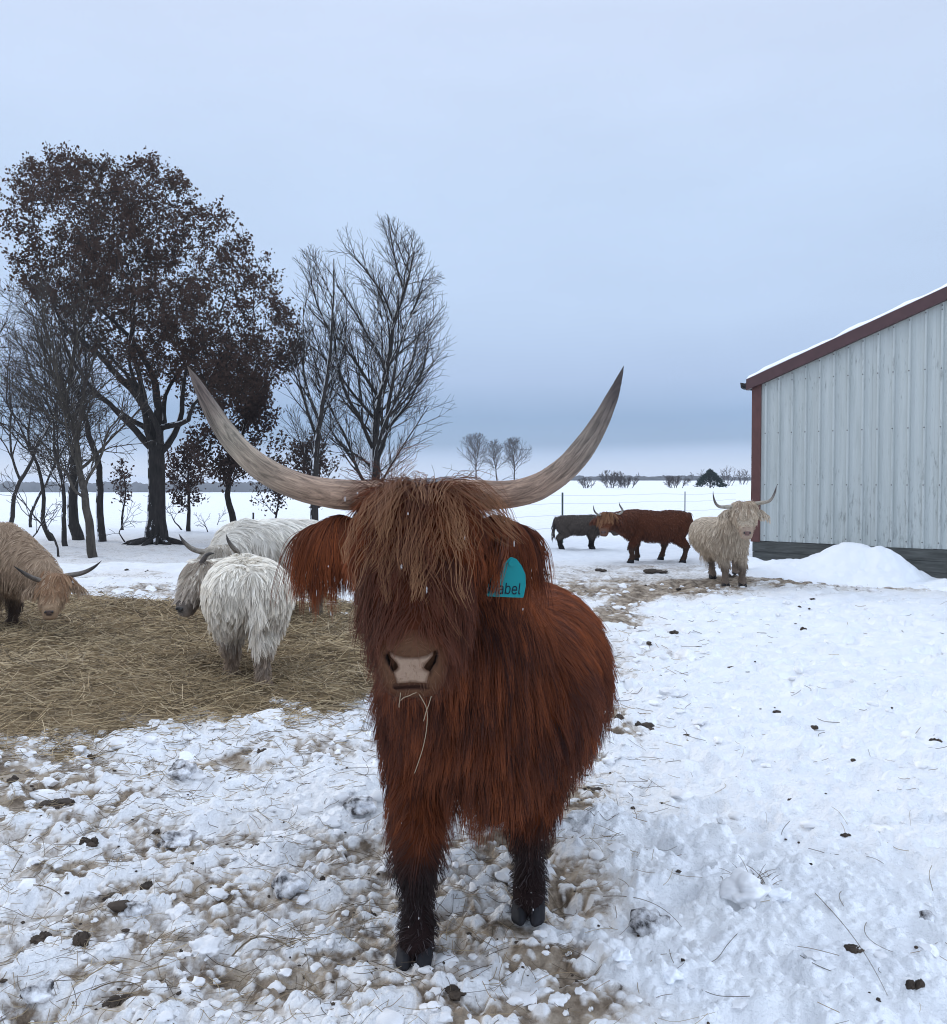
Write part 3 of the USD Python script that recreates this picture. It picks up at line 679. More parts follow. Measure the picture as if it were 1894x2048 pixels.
        stems = [((rx * 0.5 * math.sin(i * 2.4) * (i / 7), rx * 0.4 * math.cos(i * 2.4), -0.1), (0.45 * math.sin(i * 2.4), 0.4 * math.cos(i * 2.4), 1), h * 0.95, 0.05) for i in range(7)] if d < 200 else [((0, 0, -0.1), (0, 0, 1), h * 0.9, 0.13)]
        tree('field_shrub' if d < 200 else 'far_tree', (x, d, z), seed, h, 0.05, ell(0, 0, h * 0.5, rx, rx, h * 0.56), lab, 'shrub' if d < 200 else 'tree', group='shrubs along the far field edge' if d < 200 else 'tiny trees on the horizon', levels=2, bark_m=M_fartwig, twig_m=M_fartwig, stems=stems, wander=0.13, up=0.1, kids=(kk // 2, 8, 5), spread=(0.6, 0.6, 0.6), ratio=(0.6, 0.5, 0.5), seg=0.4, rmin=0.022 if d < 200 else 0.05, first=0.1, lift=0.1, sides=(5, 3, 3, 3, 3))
    # evergreen
    d = 116.0
    x = at(1420, 0, d)[0]; z = float(terrain(x, d))
    t = thing('evergreen_tree', (x, d, z), 'squat dark evergreen at the field edge left of the barn', 'tree')
    rng = np.random.default_rng(90)
    obj('trunk', tube([[0, 0, -0.1], [0, 0, 1.0], [0, 0, 2.0]], [0.10, 0.07, 0.02], 6), M_fartwig, t)
    n = 1500
    zz = rng.random(n) ** 0.8
    rr = (1.9 * (1 - zz ** 1.5) * (0.6 + 0.4 * rng.random(n)))
    az = rng.random(n) * 6.283
    c = np.stack([rr * np.cos(az), rr * np.sin(az), 0.15 + 1.95 * zz], 1)
    a = unit(c * [1, 1, 0] + rng.normal(size=(n, 3)) * 0.5 + [0, 0, 0.3]); bb = unit(np.cross(a, rng.normal(size=(n, 3))))
    v = np.stack([c - bb * 0.08, c + bb * 0.08, c + a * 0.42], 1).reshape(-1, 3)
    obj('crown', (v, np.arange(3 * n).reshape(-1, 3)), M_conifer, t, kind='stuff')
    # far woods along the horizon: read as one mass
    rng = np.random.default_rng(91)
    parts = []
    for k in range(900):
        u = rng.uniform(-900, 900); d = rng.uniform(820, 900)
        x = at(u, 0, d)[0]; z = float(terrain(x, d))
        parts.append(lump((x, d, z + 2.0), (rng.uniform(4, 9), 6, rng.uniform(4.0, 6.8)), k % 13, 0.5, ICO1))
    for k in range(700):
        u = rng.uniform(1120, 2900); d = rng.uniform(620, 700)
        x = at(u, 0, d)[0]; z = float(terrain(x, d))
        hh = 0.55 + 0.9 * meshkit.noise(np.array([u * 0.02, 0, 0]), 4)
        parts.append(lump((x, d, z + 0.6), (rng.uniform(3, 6), 4, rng.uniform(1.2, 2.3) * hh), k % 13, 0.5, ICO1))
    obj('far_woods', join(parts), M_farwood, None, smooth=True, kind='stuff', label='dark band of distant woods along the white horizon', cat='woods')
build_trees()

# ------------------------------------------------------------------ wire fence behind the far cows
def build_fence():
    M_post = plain('fence_post', (0.045, 0.065, 0.055), 0.6, 0.3, 8, 0.3, 0.1)
    M_wire = plain('fence_wire', (0.25, 0.26, 0.27), 0.5, 0.4, 8, 0.1, 0)
    pts = []
    for u, top, d, lab in [(1125, 985, 21.5, 'green steel fence post under the red cow\'s horn beside the dark calf'), (1370, 983, 26.0, 'thin steel fence post behind the brown cow\'s rump')]:
        x = at(u, 0, d)[0]; z = float(ground_h(x, d)[0]); h = at(u, top, d)[2] - z
        t = thing('fence_post', (x, d, z), lab, 'fence post', 'steel fence posts')
        s = 0.042 if d < 23 else 0.028
        obj('bar', join([box((-s / 2, -0.004, -0.2), (s / 2, 0.004, h)), box((-0.004, 0.0045, -0.2), (0.004, s * 0.8, h))]), M_post, t)
        obj('studs', join([box((-0.008, -0.012, k), (0.008, -0.0045, k + 0.02)) for k in np.arange(0.2, h - 0.03, 0.06)]), M_post, t, kind='stuff')
        pts.append((np.array([x, d, z]), h))
    (a, ha), (b, hb) = pts
    dirv = (b - a)
    for k, f in enumerate((0.30, 0.55, 0.78, 0.95)):
        A, B = a - dirv * 0.9 + [0, 0, f * ha], b + dirv * 0.55 + [0, 0, f * hb]
        q = np.linspace(0, 1, 24)[:, None]
        line = A + (B - A) * q - np.array([0, 0.016, 0]) 
        line[:, 2] -= 0.02 * np.sin(q[:, 0] * np.pi * 3) ** 2
        obj('fence_wire', tube(line, 0.003, 4), M_wire, None, label=['lowest', 'second lowest', 'second highest', 'highest'][k] + ' strand of fence wire behind the brown cow', cat='wire', group='strands of fence wire')
build_fence()

# ------------------------------------------------------------------ cattle
def sphere(p, r):
    return mf.Manifold.sphere(r, 18).translate(tuple(map(float, p)))

def bone(*balls):
    return mf.Manifold.batch_hull([sphere(p, r) for p, r in balls])

def to_tri(m):
    k = m.to_mesh()
    return trimesh.Trimesh(np.array(k.vert_properties[:, :3], float), np.array(k.tri_verts, int), process=False)

def to_manifold(t):
    return mf.Manifold(mf.Mesh(np.asarray(t.vertices, np.float32), np.asarray(t.faces, np.uint32)))

def vnormals(t):
    v, f = np.asarray(t.vertices), np.asarray(t.faces)
    fn = np.cross(v[f[:, 1]] - v[f[:, 0]], v[f[:, 2]] - v[f[:, 0]])
    n = np.zeros_like(v)
    for k in range(3):
        np.add.at(n, f[:, k], fn)
    return unit(n)

class Surface:
    def __init__(self, tri, seed=1, n=26000):
        self.tri, self.vn = tri, vnormals(tri)
        p, f = trimesh.sample.sample_surface(tri, n, seed=seed)
        self.p, self.n = np.asarray(p), self.normal(np.asarray(p), f)
        self.kd = cKDTree(self.p)
    def normal(self, p, f):
        b = trimesh.triangles.points_to_barycentric(self.tri.triangles[f], p)
        return unit((self.vn[self.tri.faces[f]] * b[..., None]).sum(1))
    def sample(self, n, seed):
        p, f = trimesh.sample.sample_surface(self.tri, n, seed=seed)
        return np.asarray(p), self.normal(np.asarray(p), f)
    def push(self, P, off):
        _, i = self.kd.query(P)
        s = ((P - self.p[i]) * self.n[i]).sum(-1)
        return P + self.n[i] * np.maximum(off - s, 0)[:, None]

def strands(rng, root, nrm, flow, length, lift, grav, seg, surf, clump=10, tight=0.7, off=0.012, curl=0.10, wave=0.0):
    n = len(root)
    tang = flow - (flow * nrm).sum(-1, keepdims=True) * nrm
    d = unit(unit(tang) + nrm * lift[:, None] + rng.normal(size=(n, 3)) * curl)
    P = np.empty((n, seg + 1, 3))
    P[:, 0] = root
    ph = meshkit.fbm(root * 22, 2, 71) * 14 + rng.random(n) * .8
    side = unit(np.cross(d, nrm))
    for k in range(seg):
        d = unit(d + np.array([0, 0, -1.0]) * (grav / seg)[:, None] + rng.normal(size=(n, 3)) * curl * 0.4 + side * (wave * np.sin(ph + k * 1.9))[:, None])
        q = P[:, k] + d * (length / seg)[:, None]
        q = surf.push(q, off * (0.4 + 0.8 * (k + 1) / seg))
        d = unit(q - P[:, k])
        P[:, k + 1] = P[:, k] + d * (length / seg)[:, None]
    if clump > 1:
        g = rng.choice(n, max(1, n // clump), replace=False)
        _, j = cKDTree(root[g]).query(root)
        G = P[g][j]
        w = tight * np.linspace(0, 1, seg + 1)[None, :, None] ** 0.8
        P = P * (1 - w) + G * w
        cid = g[j]
    else:
        cid = np.arange(n)
    return P, cid

def lerp(a, b, t):
    return np.asarray(a, float) + (np.asarray(b, float) - np.asarray(a, float)) * t

def spline(pts, n):
    pts = np.asarray(pts, float)
    from scipy.interpolate import PchipInterpolator, CubicSpline
    s = np.concatenate([[0], np.cumsum(np.linalg.norm(np.diff(pts, axis=0), axis=1))])
    return CubicSpline(s / s[-1], pts)(np.linspace(0, 1, n))

M_hide = mat('hide', {"a": ("attribute", {"attribute": "hairColor"}), "n": ("noise_texture", {"scale": 60.0, "detail": 4}), "b": ("bump", {"strength": 0.6, "distance": 0.01}), "p": ("principled_bsdf", {"roughness": 0.8, "specular_ior_level": 0.1})},
             [("a.color", "p.base_color"), ("n.fac", "b.height"), ("b.normal", "p.normal")])
M_horn = mat('horn', {"co": ("attribute", {"attribute": "hornCo"}), "a": ("attribute", {"attribute": "hairColor"}), "tc": ("texture_coordinate", {}), "n": ("noise_texture", {"scale": 2.2, "detail": 8, "roughness": 0.72, "distortion": 1.0}),
                      "n2": ("noise_texture", {"scale": 9.0, "detail": 5, "roughness": 0.65}), "mr": ("map_range", {"from_min": 0.36, "from_max": 0.64, "to_min": 0.45, "to_max": 1.65}), "s": ("vector_math", {"math_type": "scale"}),
                      "ad": ("math", {"math_type": "add"}), "b": ("bump", {"strength": 0.8, "distance": 0.01}), "p": ("principled_bsdf", {"roughness": 0.6, "specular_ior_level": 0.3})},
             [("co.vector", "n.vector"), ("co.vector", "n2.vector"), ("n.fac", "mr.value"), ("a.color", "s.vector1"), ("mr.result", "s.scale"), ("s.vector", "p.base_color"), ("n.fac", "ad.value1"), ("n2.fac", "ad.value2"), ("ad.value", "b.height"), ("b.normal", "p.normal")])
M_nose = mat('nose', {"a": ("attribute", {"attribute": "hairColor"}), "n": ("voronoi_texture", {"scale": 320.0}), "b": ("bump", {"strength": 0.5, "distance": 0.002}), "p": ("principled_bsdf", {"roughness": 0.5, "specular_ior_level": 0.3})}, [("a.color", "p.base_color"), ("n.distance", "b.height"), ("b.normal", "p.normal")])
M_hoof = plain('hoof', (0.014, 0.013, 0.015), 0.6, 0.2, 30, 0.4, 0.3, 0.003)
M_eye = plain('eye', (0.008, 0.006, 0.005), 0.12, 0.6, 4, 0.1, 0)
M_ice = mat('ice', {"p": ("principled_bsdf", {"base_color": (0.62, 0.60, 0.60), "roughness": 0.3, "specular_ior_level": 0.5})}, [])

COWS = 'highland cattle standing about the snowy yard'
def make_cow(label, O, head, S, poll, muz, horns, horn_r, dark, bright, seed, n_hair, width, seg=4, feet=None, barrel=0.09, belly=0.0, lengths=None, shank=None, face=None, muzzle=None, nosecol=(0.06, 0.04, 0.035),
             horn_cols=None, group=None, forelock=0, lock_len=0.2, lock_cols=None, tail=True, tail_side=0.0, ears=True, ear_tip=None, clump=9, refine=0.035, tight=0.65, main=False, roll=None, stain=None, neck_r=1.0):
    rng = np.random.default_rng(seed)
    z0 = float(ground_h(O[0], O[1])[0])
    O = np.array([O[0], O[1], z0])
    F = unit(np.array([head[0], head[1], 0.0]))
    Lf = np.array([-F[1], F[0], 0.0])
    L = lambda x, y, z: S * (x * F + y * Lf) + np.array([0, 0, S * z])
    poll, muz = np.asarray(poll) - O, np.asarray(muz) - O
    cow = thing('highland_cow', O, label, 'cow', COWS)
    bones, reg = [], []
    def add(region, *balls):
        bones.append(balls); reg.append(region)
    bw = barrel
    for s in (-1, 1):
        add('body', (L(.12, s * bw, .665 - belly * .5), .25 * S), (L(-.22, s * bw, .665 - belly * .5), .25 * S))
    add('body', (L(.34, .08, .70), .21 * S), (L(.34, -.08, .70), .21 * S), (L(.1, bw, .665), .245 * S), (L(.1, -bw, .665), .245 * S))
    add('body', (L(-.22, bw, .665), .245 * S), (L(-.22, -bw, .665), .245 * S), (L(-.45, .09, .715), .185 * S), (L(-.45, -.09, .715), .185 * S))
    add('body', (L(.12, bw, .655 - belly), .24 * S), (L(.12, -bw, .655 - belly), .24 * S), (L(-.2, bw, .655 - belly), .24 * S), (L(-.2, -bw, .655 - belly), .24 * S))
    sw, bz = (.105, .06) if main else (.07, .0)
    add('chest', (L(.34, sw, .66), .205 * S), (L(.34, -sw, .66), .205 * S), (L(.42, sw * .4, .56 + bz), .175 * S), (L(.42, -sw * .4, .56 + bz), .175 * S))
    f = unit(muz - poll)
    hs = np.linalg.norm(muz - poll) / 0.5
    fh = np.array([f[0], f[1], 0.0])
    lat = unit(np.cross([0, 0, 1.0], unit(fh) if np.linalg.norm(fh) > 0.15 else F))
    if roll is not None:
        lat = unit(lat + np.array([0, 0, roll]))
    lat = unit(lat - f * (lat @ f))
    fn = np.cross(f, lat)
    Hd = lambda a, b, c: poll + hs * (a * f + b * lat + c * fn)
    nb, nm = L(.40, 0, .70), None
    back = Hd(.05, 0, -.12)
    nm = lerp(nb, back, .55) + np.array([0, 0, -.01 * S])
    add('neck', (L(.34, 0, .74), .20 * S * neck_r), (nm, .165 * S * neck_r))
    add('neck', (L(.40, 0, .58), .18 * S * neck_r), (nm, .165 * S * neck_r))
    add('neck', (nm, .165 * S * neck_r), (back, .125 * hs))
    add('head', (Hd(.04, .07, -.06), .085 * hs), (Hd(.04, -.07, -.06), .085 * hs), (Hd(.16, .078, -.07), .082 * hs), (Hd(.16, -.078, -.07), .082 * hs))
    add('face', (Hd(.16, .07, -.07), .08 * hs), (Hd(.16, -.07, -.07), .08 * hs), (Hd(.31, .042, -.075), .068 * hs), (Hd(.31, -.042, -.075), .068 * hs))
    add('face', (Hd(.31, .038, -.075), .0605 * hs), (Hd(.31, -.038, -.075), .0605 * hs), (Hd(.385, .037, -.063), .0490 * hs), (Hd(.385, -.037, -.063), .0490 * hs))
    add('muzzle', (Hd(.31, .038, -.075), .060 * hs), (Hd(.31, -.038, -.075), .060 * hs), (Hd(.395, .037, -.062), .048 * hs), (Hd(.395, -.037, -.062), .048 * hs), (Hd(.447, .029, -.116), .045 * hs), (Hd(.447, -.029, -.116), .045 * hs))
    add('face', (Hd(.10, .05, -.16), .08 * hs), (Hd(.10, -.05, -.16), .08 * hs), (Hd(.28, .035, -.15), .06 * hs), (Hd(.28, -.035, -.15), .06 * hs), (Hd(.16, 0, -.07), .09 * hs))
    add('muzzle', (Hd(.28, .03, -.14), .06 * hs), (Hd(.28, -.03, -.14), .06 * hs), (Hd(.420, .016, -.160), .036 * hs), (Hd(.420, -.016, -.160), .036 * hs))
    # legs: left front, right front, left hind, right hind
    feet = feet or {}
    legs = []
    for key, x, y in (('lf', .34, .155), ('rf', .34, -.155), ('lh', -.47, .145), ('rh', -.47, -.145)):
        s = np.sign(y)
        ft = np.asarray(feet[key], float)[:2] if key in feet else (O + L(x, y, 0))[:2]
        ft = np.array([ft[0], ft[1], float(ground_h(*ft)[0]) + .002]) - O
        legs.append(ft)
        up = lambda dx, dy, z: ft + S * (dx * F + dy * Lf) + np.array([0, 0, S * z])
        if x > 0:
            a, b = L(.33, s * (.14 + (sw - .07)), .56), lerp(L(.31, s * (.155 + (sw - .07)), .43), up(0, 0, .43), .5)
            c, e = up(.01, 0, .255), up(-.015, 0, .085)
            add('upleg', (a, .135 * S), (b, .095 * S))
            add('upleg', (b, .095 * S), (c, .060 * S))
        else:
            a, b = L(-.43, s * .12, .64), lerp(L(-.33, s * .165, .46), up(.13, 0, .46), .5)
            c, e = up(-.055, 0, .29), up(-.01, 0, .09)
            add('upleg', (a, .175 * S), (b, .125 * S))
            add('upleg', (b, .115 * S), (c, .062 * S))
        add('shank', (c, .054 * S), (lerp(c, e, .55), .040 * S))
        add('shank', (lerp(c, e, .55), .040 * S), (e, .046 * S))
        add('shank', (e, .048 * S), (up(.02, 0, .05), .046 * S))
    if tail:
        ta, tb, tc = L(-.60, tail_side * .3, .84), L(-.665, tail_side, .62), L(-.655, tail_side, .36)
        add('tail', (ta, .04 * S), (tb, .028 * S))
        add('tail', (tb, .028 * S), (tc, .02 * S))
    M = mf.Manifold.batch_boolean([bone(*b) for b in bones], mf.OpType.Add)
    M = M.refine_to_length(refine * (S if not main else 1))
    T = to_tri(M)
    trimesh.smoothing.filter_taubin(T, iterations=14)
    nd = unit(f * .66 + fn * .75)
    vv = unit(fn - nd * (fn @ nd))
    rgt = np.cross(vv, nd)
    ctr = Hd(.455, 0, -.062)
    T0 = T
    fc = np.asarray(T0.triangles_center)
    near = np.linalg.norm(fc - Hd(.42, 0, -.09), axis=1) < .17 * hs
    front = Surface(trimesh.Trimesh(T0.vertices, T0.faces[near], process=False), seed + 2, 26000 if main else 7000)
    def drape(x, y, gap=.0045):
        Q = ctr + np.outer(x, rgt) + np.outer(y, vv) + nd * .14 * hs
        for _ in range(45):
            dd, _i = front.kd.query(Q)
            dd = np.where(dd < .015, ((Q - front.p[_i]) * front.n[_i]).sum(-1), dd)
            Q = Q - nd * (np.clip(dd - gap, -.01, .02) * .7)[:, None]
        return Q
    if main:
        MM = to_manifold(T)
        cut = []
        for sg in (-1, 1):
            a = drape(np.array([-.053, -.046, -.038]) * sg, np.array([.034, .014, -.003]), .001)
            ins = a - nd * .016
            for m, n_ in ((0, 1), (1, 2)):
                cut.append(mf.Manifold.batch_hull([mf.Manifold.sphere(r_, 12).translate(tuple(p_)) for p_, r_ in ((a[m], (.005, .0095, .007)[m]), (a[n_], (.005, .0095, .007)[n_]), (ins[m], .007), (ins[n_], .007))]))
        xs = np.linspace(-.040, .040, 9)
        mo = drape(xs, -.047 - 2.6 * xs ** 2, .0)
        for a, b in zip(mo[:-1], mo[1:]):
            cut.append(mf.Manifold.batch_hull([mf.Manifold.sphere(.0036, 12).translate(tuple(a)), mf.Manifold.sphere(.0036, 12).translate(tuple(b))]))
        T = to_tri(MM - mf.Manifold.batch_boolean(cut, mf.OpType.Add))
        holes = np.vstack([drape(np.array([-.053, -.048, -.040]) * sg, np.array([.028, .013, .000]), -.006) for sg in (-1, 1)])
    # which bone is nearest: the region of every point of the hide
    def region(p):
        best, lab = np.full(len(p), 1e9), np.zeros(len(p), int)
        for k, b in enumerate(bones):
            c = np.array([x[0] for x in b]); r = np.array([x[1] for x in b])
            for i in range(len(c)):
                for j in range(i, len(c)):
                    ab = c[j] - c[i]
                    t = np.clip(((p - c[i]) @ ab) / (ab @ ab + 1e-12), 0, 1)
                    dd = np.linalg.norm(p - c[i] - t[:, None] * ab, axis=1) - (r[i] + (r[j] - r[i]) * t)
                    m = dd < best
                    best[m], lab[m] = dd[m], k
        return np.array(reg)[lab]
    shank = shank if shank is not None else tuple(0.5 * np.array(dark))
    face = face if face is not None else tuple(lerp(dark, bright, .4))
    muzzle = muzzle if muzzle is not None else face
    def base_col(p, r):
        c = np.tile(lerp(dark, bright, .35), (len(p), 1))
        c[r == 'face'] = face
        c[r == 'muzzle'] = muzzle
        if main:
            m_ = r == 'muzzle'
            k = smoothstep(.050, .105, np.linalg.norm(p[m_] - ctr, axis=1))[:, None]
            c[m_] = np.asarray(muzzle) * (1 - k) + np.asarray(face) * 1.1 * k
        k = smoothstep(.33, .22, p[:, 2] / S)[:, None] * np.isin(r, ['shank', 'upleg'])[:, None]
        c = c * (1 - k) + np.array(shank) * k
        if stain:
            k = (smoothstep(.62, .2, p[:, 2] / S) * smoothstep(.35, .65, meshkit.fbm(p * 4 + seed, 3, seed)))[:, None] * 0.8
            c = c * (1 - k) + np.array(stain) * k
        return c
    rv = region(np.asarray(T.vertices))
    bc = base_col(np.asarray(T.vertices), rv) * 0.75
    if main:
        k = smoothstep(.014, .009, cKDTree(holes).query(np.asarray(T.vertices))[0])[:, None]
        bc = bc * (1 - k) + np.array([.006, .003, .0025]) * k
        k = smoothstep(.0075, .004, cKDTree(np.vstack([lerp(a, b, t_) for a, b in zip(mo[:-1], mo[1:]) for t_ in (0, .5)])).query(np.asarray(T.vertices))[0])[:, None]
        bc = bc * (1 - k) + np.array([.035, .014, .009]) * k
    obj('body', T, M_hide, cow, smooth=True, prim={'hairColor': bc})
    S_ = Surface(T, seed)
    LN = dict(body=.085, chest=.11, neck=.10, head=.06, face=.045, muzzle=.014, upleg=.07, shank=.032, tail=.26)
    LN.update(lengths or {})
    p, nr = S_.sample(int(n_hair * 1.35), seed + 1)
    r = region(p)
    keep = rng.random(len(p)) < np.select([r == 'muzzle', r == 'face', r == 'shank', r == 'tail'], [0.75, 0.9, 1.0, 1.0], 0.74)
    if main:
        keep &= (cKDTree(holes).query(p)[0] > .016) & (cKDTree(mo).query(p)[0] > .006)
    p, nr, r = p[keep], nr[keep], r[keep]
    ln = np.array([LN[k] for k in r]) * S
    yl = (p - 0) @ Lf
    low = smoothstep(.2, -.7, nr[:, 2])
    ln = ln * (1 + 0.45 * low * (r == 'body')) * rng.uniform(.6, 1.2, len(p)) * (0.7 + 0.6 * meshkit.fbm(p * 5 + 3, 2, seed))
    noise = np.stack([meshkit.fbm(p * 6 + k * 17, 2, seed + k) - .5 for k in range(3)], -1)
    flow = -F * 0.55 + Lf * (0.35 * np.sign(yl) * (nr[:, 2] > .3))[:, None] + np.array([0, 0, -1.0]) + noise * 2.2
    hd = np.isin(r, ['head', 'face', 'muzzle'])
    flow[hd] = f + noise[hd] * 0.8 + lat * (0.35 * np.sign((p[hd] - poll) @ lat))[:, None]
    lift = np.where(hd, .22, .30) + 0.22 * rng.random(len(p))
    lift[r == 'muzzle'] = 0.14
    lift[r == 'shank'] *= .55
    grav = np.select([r == 'muzzle', hd, r == 'shank'], [0.25, .6, .7], 1.3)
    if main:
        w_ = (p - poll) / hs
        far_ = (r == 'muzzle') & (np.linalg.norm(p - ctr, axis=1) > .072)
        ln[far_] *= 2.0
        lift[far_] = .22
    P, cid = strands(rng, p, nr, flow, ln, lift, grav, seg, S_, clump, tight, 0.010 * (1 if main else 1.3), .13, .26 if main else .17)
    tone = np.random.default_rng(seed + 5).random(len(p)) ** 1.3
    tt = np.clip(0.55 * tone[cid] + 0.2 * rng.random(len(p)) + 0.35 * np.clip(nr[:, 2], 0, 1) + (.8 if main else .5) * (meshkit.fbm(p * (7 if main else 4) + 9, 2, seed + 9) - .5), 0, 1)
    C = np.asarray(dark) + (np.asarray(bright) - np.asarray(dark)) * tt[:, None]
    C[r == 'face'] = np.asarray(face) * (0.7 + 0.6 * tt[r == 'face'][:, None])
    C[r == 'muzzle'] = np.asarray(muzzle) * (0.55 + 1.0 * rng.random((r == 'muzzle').sum())[:, None])
    if main:
        m_ = r == 'muzzle'
        k = smoothstep(.050, .105, np.linalg.norm(p[m_] - ctr, axis=1))[:, None]
        C[m_] = C[m_] * (1 - k) + np.asarray(face) * (.5 + 1.3 * rng.random((m_.sum(), 1))) * k
    k = smoothstep(.40, .22, p[:, 2] / S)[:, None] * np.isin(r, ['shank', 'upleg'])[:, None]
    C = C * (1 - k) + np.asarray(shank) * (0.5 + tt[:, None]) * k
    if stain:
        k = (smoothstep(.62, .2, p[:, 2] / S) * smoothstep(.35, .65, meshkit.fbm(p * 4 + seed, 3, seed)))[:, None] * 0.8
        C = C * (1 - k) + np.asarray(stain) * (0.6 + 0.8 * tt[:, None]) * k
    if main:                                             # damp, dirty hair low on the flank; shade painted into the chest hair; frost caught in the leg hair
        wet_shade = (smoothstep(.80, .52, p[:, 2] / S) * (r == 'body') * .6 + (r == 'chest') * .35)[:, None]
        C = C * (1 - wet_shade) + np.array([.040, .0125, .0105]) * wet_shade
    if main:                                             # frost caught in the leg hair and along the flank
        fr = ((r == 'shank') & (rng.random(len(p)) < 0.10))
        C[fr] = lerp(C[fr], [.30, .26, .26], .35)
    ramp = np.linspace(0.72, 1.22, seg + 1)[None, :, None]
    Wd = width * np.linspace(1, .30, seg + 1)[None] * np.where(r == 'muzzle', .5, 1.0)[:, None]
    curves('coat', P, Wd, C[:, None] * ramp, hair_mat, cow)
    info = dict(P=P, r=r)
    # forelock
    if forelock:
        q, qn = S_.sample(60000, seed + 3)
        w = (q - poll) / hs
        a, b, c = w @ f, w @ lat, w @ fn
        m = (a > -.06) & (a < (.11 if main else .17)) & (np.abs(b) < (.098 if main else .115)) & (c > -.12) & (qn @ fn > -.1)
        q, qn, b = q[m][:forelock], qn[m][:forelock], b[m][:forelock]
        n = len(q)
        fl = f[None] * 1.0 + lat[None] * (b / .125 * (.26 if main else .6))[:, None] + rng.normal(size=(n, 3)) * .22
        lnn = lock_len * rng.uniform(.45, 1.15, n)
        P, cid = strands(rng, q, unit(qn * .35 + fn * .9 + np.array([0, 0, .10])) if main else qn, fl, lnn, (.14 if main else .30) + .28 * rng.random(n), np.full(n, 1.7), seg + (7 if main else 1), S_, 20 if main else 8, .84 if main else .75, .016 if main else .012, .10, .60 if main else .2)
        tone = np.random.default_rng(seed + 6).random(n)
        t = np.clip(.75 * tone[cid] + .25 * rng.random(n), 0, 1)
        lc = lock_cols or (dark, bright, bright)
        s = np.linspace(0, 1, P.shape[1])[None, :, None]
        top = (t ** (1.9 if main else 1.6))[:, None, None]
        C = np.asarray(lc[0]) * (1 - top) + np.asarray(lc[1]) * top
        C = C * (1 - s * top) + np.asarray(lc[2]) * s * top
        curves('forelock', P, width * 1.05 * np.linspace(1, .35, P.shape[1])[None], C, hair_mat, cow)
        info['lock'] = P
    # horns
    hc = horn_cols or ((.30, .25, .19), (.22, .19, .15), (.05, .045, .042))
    for k, pts in enumerate(horns):
        pts = spline(np.asarray(pts) - O, 40 if main else 18)
        t = np.linspace(0, 1, len(pts))
        rad = horn_r * (1 - .42 * t ** 1.1 - .56 * t ** 5.0)
        v, ff = tube(pts, rad, 20 if main else 10)
        tv = np.append(np.repeat(t, 20 if main else 10), [0, 1])
        jit = (meshkit.fbm(v * np.array([9, 9, 9.]) + k, 3, 3) - .5)
        v = v + jit[:, None] * unit(v - np.append(np.repeat(pts, 20 if main else 10, 0), pts[[0, -1]], 0) + 1e-9) * horn_r * .16
        tv = np.clip(tv + jit * .25, 0, 1)
        if main:
            hc = (((.39, .245, .165), (.30, .25, .19), (.13, .095, .078)), ((.40, .25, .17), (.225, .18, .145), (.075, .058, .055)))[k]
        col = np.stack([np.interp(tv, [0.10, .34, .66, .86, 1], [hc[0][i], lerp(hc[0], hc[1], .4)[i], hc[1][i], hc[2][i], hc[2][i]]) for i in range(3)], 1)
        ns = 20 if main else 10
        an = np.append(np.tile(np.arange(ns) * 2 * np.pi / ns, len(pts)), [0, 0])
        co = np.stack([np.append(np.repeat(t, ns), [0, 1]) * 3.2 + 9 * k, np.cos(an) * 1.1, np.sin(an) * 1.1], 1)
        obj('horn', (v, ff), M_horn, cow, smooth=True, prim={'hairColor': col, 'hornCo': co})
    # ears with their fringe
    if ears:
        for s in (1, -1):
            ro = Hd(.065, s * .125, -.085)
            tip = (np.asarray(ear_tip[0 if s > 0 else 1]) - O) if ear_tip is not None else ro + hs * (lat * s * .19 - fn * .05 + f * .05)
            dr = unit(tip - ro)
            nf = unit(fn - dr * (fn @ dr) + f * .3)
            nf = unit(nf - dr * (nf @ dr))
            wd = np.cross(dr, nf)
            le = np.linalg.norm(tip - ro)
            B = np.stack([dr, wd, nf], 1)
            def blob(a, rl, rw, rn):
                m = mf.Manifold.sphere(1.0, 16).scale((rl, rw, rn))
                A = np.hstack([B, (ro + dr * a)[:, None]])
                return m.transform(A)
            E_ = mf.Manifold.batch_hull([blob(0, .022 * hs, .024 * hs, .02 * hs), blob(le * .45, .05 * hs, .058 * hs, .017 * hs), blob(le * .95, .015 * hs, .016 * hs, .008 * hs)]).refine_to_length(.02 * hs)
            ET = to_tri(E_)
            ec = np.tile(np.asarray(dark) * .8, (len(ET.vertices), 1))
            ear = obj('ear', ET, M_hide, cow, smooth=True, prim={'hairColor': ec})
            es = Surface(ET, seed + 8, 4000)
            ne = 2300 if main else 260
            q, qn = es.sample(ne, seed + 9)
            fl = dr[None] * (.22 if main else .55) + np.array([0, 0, -1.0]) + rng.normal(size=(ne, 3)) * .2
            fa = ((q - ro) @ dr) / le
            lnn = (LN.get('ear', .09) * hs) * (.55 + .6 * fa) * rng.uniform(.55, 1.2, ne)
            P, cid = strands(rng, q, qn, fl, lnn, (.10 if main else .25) + .25 * rng.random(ne), np.full(ne, 2.6 if main else 1.4), seg + (2 if main else 0), es, 9 if main else 8, .68, .008, .08, .10)
            t = np.random.default_rng(seed + 10).random(ne)[cid][:, None, None] * .6 + rng.random(ne)[:, None, None] * .3
            C = np.asarray(dark) * (1 - t) + np.asarray(bright) * t
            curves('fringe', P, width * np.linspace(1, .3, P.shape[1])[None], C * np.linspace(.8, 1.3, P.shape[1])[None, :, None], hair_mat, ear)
            info['ear%d' % s] = P
